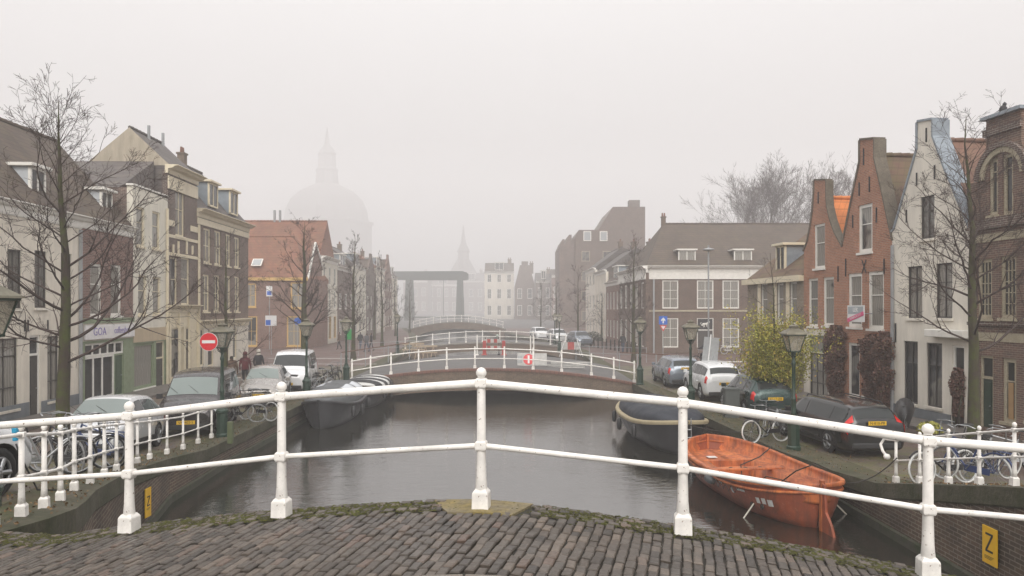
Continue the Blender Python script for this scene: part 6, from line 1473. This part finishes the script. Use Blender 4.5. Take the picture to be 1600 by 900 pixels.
# ---------------------------------------------------------------- signs
def pole_sign(name, label, px, Y, zt, tilt=0., r=.03, m=None, z0=0, cat='road sign'):
    root = empty(name, (gx(px,Y), Y, z0), label, cat); root.rotation_euler = (0, tilt, 0); b = MB(); b.tube((0,0,0),(0,0,zt),r,n=8); b.build('pole', m or M_grey, root); return root
S_red = paint('sign_red', (.62,.02,.03), .3, 0, .05); S_fad = paint('fog_faded_red', (.42,.07,.06), .5, 0, .3); S_wfad = paint('dirty_white', (.48,.47,.45), .5, 0, .25); S_white = paint('sign_white_face', (.75,.75,.74), .35, 0, .08); S_blue = paint('sign_blue', (.02,.12,.52), .35, 0, .05); S_yel = paint('sign_yellow', (.78,.45,.01), .4, 0, .15); S_back = paint('sign_back_grey', (.34,.35,.355), .5, .2, .2)  # S_fad: fog fading put into the red of barriers and marker posts
def disc(b, c, r, y0, y1, n=28): b.tube((c[0],y0,c[1]),(c[0],y1,c[1]),r,n=n)
Y = 22.0; root = empty('no_entry_sign', (gx(326,Y), Y, gz(534,Y)), 'round red no-entry sign beside the left street lamp', 'road sign')
b = MB(); disc(b,(0,0),.275,0,.02); b.build('disc', S_white, root); b = MB(); disc(b,(0,0),.262,-.006,-.001); b.build('red_face', S_red, root); b = MB(); b.box(-.195,.195,-.012,-.0065,-.045,.045); b.build('white_bar', S_white, root); b = MB(); b.tube((.0,.03,0),(.40,.25,.0),.016,n=6); b.tube((0,.035,.15),(0,.035,-.15),.014,n=6); b.build('bracket', M_grey, root)
Y = 55; root = pole_sign('one_way_sign', 'blue arrow sign above a small red yield triangle by the corner building', 1036, Y, gz(493,Y), cat='road sign')
zc = gz(500.5,Y); b = MB(); b.box(-.31,.31,-.06,-.035,zc-.31,zc+.31); sg_ = b.build('blue_plate', S_blue, root, bevel=.004)
b = MB(); b.prism([(-.05,-.22),(.05,-.22),(.05,.02),(.16,-.08),(.16,.04),(0,.22),(-.16,.04),(-.16,-.08),(-.05,.02)], -.07, -.062, M=Matrix.Translation((0,0,zc))); b.build('arrow', S_white, sg_)
zc = gz(512.5,Y); b = MB(); b.prism([(-.27,.2),(.27,.2),(0,-.25)], -.06, -.04, M=Matrix.Translation((0,0,zc))); sg_ = b.build('red_triangle', S_red, root); b = MB(); b.prism([(-.16,.14),(.16,.14),(0,-.13)], -.07, -.062, M=Matrix.Translation((0,0,zc))); b.build('white_centre', S_white, sg_)
Y = 33; root = pole_sign('road_sign', 'large grey back of a tilted rectangular road sign on a white leaning pole', 1101, Y, 2.75, R(6), .03, S_white)
b = MB(); b.box(-.28,.42,.03,.06,1.45,2.62); b.build('sign_back', S_back, root, bevel=.01); b = MB(); b.box(-.26,.4,.061,.075,1.7,1.74); b.box(-.26,.4,.061,.075,2.3,2.34); b.build('brace', M_grey, root)
Y = 62; root = pole_sign('road_sign', 'round blue sign on a tall pole before the red corner house', 465, Y, gz(497,Y)+.3); b = MB(); disc(b,(0,gz(502,Y)),.3,-.05,-.03); b.build('blue_disc', S_blue, root)
root = pole_sign('road_sign', 'square blue and white sign with lower panel before the red corner house', 424, Y, gz(492,Y)); b = MB(); b.box(-.5,.45,-.05,-.03,gz(509,Y),gz(493,Y)); s_ = b.build('white_panel', S_white, root); b = MB(); b.box(-.45,-.05,-.065,-.055,gz(508,Y),gz(500,Y)); b.build('blue_field', S_blue, s_)
root = pole_sign('wall_banner', 'small vertical white and blue banner on the red corner house', 421, 69.5, gz(446,69.5), r=.04); b = MB(); b.box(-.28,.28,-.06,-.03,gz(463,69.5),gz(447,69.5)); s_ = b.build('panel', S_white, root); b = MB(); b.box(-.2,.2,-.07,-.062,gz(461,69.5),gz(455,69.5)); b.build('blue_field', S_blue, s_)
Y = 56; root = pole_sign('lit_sign', 'rounded green sign on a post beside the tall narrow tree', 546, Y, gz(514,Y), r=.04); b = MB(); b.box(-.2,.35,-.12,.08,gz(531,Y),gz(514,Y)); b.build('green_panel', paint('bright_green', (.03,.35,.09), .4), root, bevel=.09)
# Z signs on the quay walls
def wall_sign(label, p, rz, w_, h_, z=True, lean=0):
    root = empty('wall_sign', p, label, 'sign', rz); root.rotation_euler = (lean, 0, rz); b = MB(); b.box(-w_/2,w_/2,-.03,-.008,-h_/2,h_/2); pl = b.build('plate', S_yel, root, bevel=.004); k = w_/.34
    b = MB(); t = .032*k; a, c, e, f = -.085*k, .085*k, .19*k, -.10*k
    for q in ([(a,e),(c,e),(c,e-t),(a,e-t)], [(c-t*1.2,e-t),(c,e-t),(a+t*1.2,f+t),(a,f+t)], [(a,f+t),(c,f+t),(c,f),(a,f)]): b.prism(q, -.036, -.031)
    b.build('letter_Z', M_ltr, pl)
    b = MB()
    for i, zz in enumerate((-.165,-.185,-.205)): b.box(-.11*k,(.11-.03*i)*k,-.034,-.031,zz*k,(zz+.006)*k)
    b.build('small_print', M_ltr, pl); return root
Y = 11.85; wall_sign('yellow plate with a black Z on the right quay wall', (xr(Y)-.03, Y, gz(853,Y)), -R(90), .36, .60)
Y = 15.25; wall_sign('yellow plate seen edge-on low on the left quay wall', (xl(Y)+.05, Y, gz(785,Y)), R(90), .24, .60)
# estate agent's board
H_ = right_house('x', 'x', 1316, 1394); u0, u1 = H_.u(1321,-.5), H_.u(1347,-.5); z0, z1 = H_.z(1334,503,-.5), H_.z(1334,477,-.5)
root = empty('estate_agent_board', (0,0,0), 'white and grey LEK board with pink VERKOCHT strip on the orange brick gable house', 'sign'); root.matrix_world = H_.root.matrix_basis.copy(); bpy.data.objects.remove(H_.root)
b = MB(); b.box(u0,u1,-.42,-.39,z0,z1); bd = b.build('board', S_white, root); uc, zc = (u0+u1)/2, (z0+z1)/2; wd = u1-u0; hh = z1-z0
b = MB(); b.box(u0+.06,u1-.06,-.426,-.421,zc-.02*hh,z1-.05); b.build('grey_field', paint('board_grey', (.36,.40,.43), .5), bd)
text_mesh('LEK', .34*hh, 'lettering', S_white, bd, Matrix.Translation((uc,-.428,z1-.28*hh)) @ UP, .003, .006)
b = MB(); Mr = Matrix.Translation((uc,-.43,zc-.2*hh)) @ Matrix.Rotation(R(-15),4,'Y'); b.box(-wd*.5,wd*.5,-.004,.002,-.12*hh,.12*hh, M=Mr); st2 = b.build('pink_strip', paint('pink_strip', (.68,.08,.22), .5), bd)
text_mesh('VERKOCHT', .17*hh, 'lettering', S_white, st2, Mr @ Matrix.Translation((0,-.007,0)) @ UP @ Matrix.Diagonal((.9*wd/.75,1,1,1)), .002)
b = MB(); b.tube((u1-.1,-.39,zc),(u1-.1,-.02,zc),.02,n=6); b.build('bracket', M_grey, root)
# ---------------------------------------------------------------- road works on and behind the wide bridge
def rw_board(root, x0, x1, z0, z1, n, Y0, Y1):
    for i in range(n):
        a, c = lerp(x0,x1,i/n), lerp(x0,x1,(i+1)/n); b = MB(); b.box(a, c, Y0, Y1, z0, z1); b.build('red_band' if i % 2 else 'white_band', S_fad if i % 2 else S_wfad, root)
Y = 49.2; root = empty('barrier', (gx(769,Y), Y, z2(gx(769,Y))), 'red and white striped road barrier with amber lamp on the wide bridge', 'barrier')
for z0 in (.35,.80):
    rw_board(root, -.55, .55, z0, z0+.24, 5, -.02, .02)
b = MB()
for x in (-.45,.45): b.tube((x,.03,0),(x,.03,1.15),.025,n=6); b.box(x-.09,x+.09,-.3,.3,0,.08)
b.build('feet', M_black, root); b = MB(); b.lathe([(.03,1.15),(.09,1.2),(.09,1.33),(.02,1.36)], 10, (.35,0,0)); b.build('lamp', paint('pale_lamp', (.4,.45,.4), .3), root)
for px, lb in ((745.5,'tall white post left of the striped barrier'),(757,'red marker post just left of the striped barrier'),(787,'red marker post right of the striped barrier'),(829,'slim white post where the bridge railings meet, left one'),(834,'slim white post where the bridge railings meet, right one')):
    b = MB(); w_ = .04 if 'white' in lb else .12; hgt = 1.35 if 'white' in lb else .95; b.frus((0,0),0,hgt,w_,w_*.9); b.frus((0,0),-.02,.04,w_+.08,w_+.06); o = b.build('marker_post', M_rail if 'white' in lb else S_fad); o.location = (gx(px,49), 49, z2(gx(px,49))); tag(o, lb, 'post')
Y = 40.5; root = empty('fallen_sign', (gx(826,Y), Y, z2(gx(826,Y))+.35), 'round red no-entry sign lying sideways against the near bridge railing', 'road sign'); root.rotation_euler = (R(-12),0,0)
b = MB(); b.box(-.62,.05,-.0,.03,-.36,.36); b.box(.05,1.0,.0,.03,-.34,.34); b.build('board', S_wfad, root); b = MB(); disc(b,(.0,0),.30,-.02,-.002); d_ = b.build('red_disc', S_red, root); b = MB(); b.box(-.05,.05,-.03,-.0205,-.22,.22); b.build('white_bar', S_white, d_); b = MB(); b.box(-.60,-.34,-.012,-.002,-.2,.2); b.build('grey_plate', S_back, root)
Y = 41; root = empty('plank_stack', (gx(880,Y), Y, z2(gx(880,Y))), 'white folded barrier planks lying behind the near bridge railing', 'barrier'); 
for i in range(3): b = MB(); b.box(-1.3+.3*i,1.2+.2*i,-.1,.1,-.0+.12*i,.08+.12*i, M=Matrix.Rotation(R(4*i),4,'Z')); b.build('plank', S_wfad, root)
Y = 60; root = empty('barrier', (gx(892,Y), Y, 0), 'red and white triangular road works sign on legs, right bank', 'barrier')
rw_board(root, -.8, .8, .55, 1.15, 3, -.02, .02); b = MB()
for x in (-1,1): b.tube((x*.5,0,1.3),(x*.95,-.3,0),.025,n=5); b.tube((x*.5,0,1.3),(x*.8,.3,0),.025,n=5)
b.build('legs', S_white, root)
for px, Y, lb in ((675,56,'wooden trestle barrier on the left bank, nearest the lamp'),(655,60,'wooden trestle barrier on the left bank, farther one')):
    root = empty('trestle', (gx(px,Y)-.5, Y, 0), lb, 'barrier'); b = MB()
    for x in (-.6,0,.6): b.tube((x-.2,-.2,0),(x,0,1.05),.03,n=5); b.tube((x+.2,.2,0),(x,0,1.05),.03,n=5)
    b.build('legs', paint('pale_wood', (.42,.33,.24), .8), root); b = MB(); b.box(-.9,.9,-.04,.04,.95,1.1); b.box(-.9,.9,-.03,.03,.5,.6); b.build('beam', paint('pale_wood', (.42,.33,.24), .8), root)
# thin site fence along the far edge of the wide bridge and wooden rails at both ends
def fence(label, p0, p1, n, h, m, m2=None, rails=(.95,.5), r=.02):
    root = empty('site_fence', p0, label, 'fence'); P0_, P1_ = Vector(p0), Vector(p1); b = MB()
    for z in rails: b.tube(Vector((0,0,z*h)), P1_-P0_+Vector((0,0,z*h)), r, n=5)
    b.build('rail', m2 or m, root)
    for i in range(n+1): b = MB(); q = (P1_-P0_)*(i/n); b.tube(q, q+Vector((0,0,h)), r*1.2, n=5); b.build('post', m, root)
fence('rusty brown guard rail left of the bridge, beside the green lamp', (gx(533,46),46,0), (gx(640,51),51,z2(-7)), 3, 1.15, M_grey, paint('rusty_rail', (.14,.07,.045), .8), (1.0,), .03)
fence('rusty brown guard rail right of the bridge, behind the lamp', (gx(968,47),47,0), (gx(1056,44),44,0), 3, 1.1, M_grey, paint('rusty_rail', (.14,.07,.045), .8), (1.0,), .03)
fence('thin grey mesh fence along the right bank past the bridge', (gx(900,56),56,0), (gx(1010,53),53,0), 5, 1.1, M_grey)
fence('thin grey fence beside the left bank trees', (gx(560,60),60,0), (gx(655,66),66,0), 5, 1.1, M_grey)
for i in range(12):
    px = 928+i*6.5; Y = 74-i*1.1; b = MB(); b.lathe([(.09,0),(.08,.1),(.065,.85),(.08,.9),(.05,1.0),(.01,1.02)], 8); o = b.build('bollard', M_dk); o.location = (gx(px,Y), Y, 0); tag(o, 'dark iron bollard in the row before the foggy red canal house' if 0 < i < 11 else ('leftmost dark iron bollard, at the far end of the row' if i == 0 else 'rightmost dark iron bollard, nearest the long corner building'), 'bollard', 'row of dark bollards on the right bank')
# tall street light and grey cabinet on the right, small lights
Y = 45; root = pole_sign('tall_street_light', 'tall thin street light in front of the corner building', 1107, Y, gz(383,Y), r=.05, m=M_grey, cat='street light'); b = MB(); zt_ = gz(390,Y); b.lathe([(.05,zt_+.12),(.35,zt_+.02),(.36,zt_-.03),(.1,zt_-.08)], 14); b.build('lamp_head', M_grey, root)
Y = 26.4; b = MB(); b.box(-.25,.25,-.18,.18,0,1.0); b.box(-.28,.28,-.21,.21,1.0,1.05); o = b.build('cabinet', paint('cabinet_grey_green', (.08,.09,.085), .6)); o.location = (gx(1138,Y)+.1, Y, 0); tag(o, 'dark grey utility cabinet at the quay edge left of the green car', 'cabinet')
Y = 21.2; b = MB(); b.box(-.07,.07,-.06,.06,0,.62); o = b.build('mooring_post', paint('green_post', (.09,.11,.05), .6)); o.location = (gx(360,Y), Y, .02); tag(o, 'short green-grey post right beside the left street lamp', 'post')
# ---------------------------------------------------------------- haze
b = MB(); b.box(-480, 480, -80, 760, -4, 134); hz = b.build('haze', M_dark); hz.data.materials.clear()
m = bpy.data.materials.new('fog'); m.use_nodes = True; nt = m.node_tree; nt.nodes.clear()
o_ = nt.nodes.new('ShaderNodeOutputMaterial'); v_ = nt.nodes.new('ShaderNodeVolumePrincipled')
v_.inputs['Color'].default_value = (.968,.953,.955,1); v_.inputs['Density'].default_value = FOG; v_.inputs['Anisotropy'].default_value = .3
nt.links.new(v_.outputs[0], o_.inputs['Volume']); hz.data.materials.append(m); tag(hz, kind='stuff')
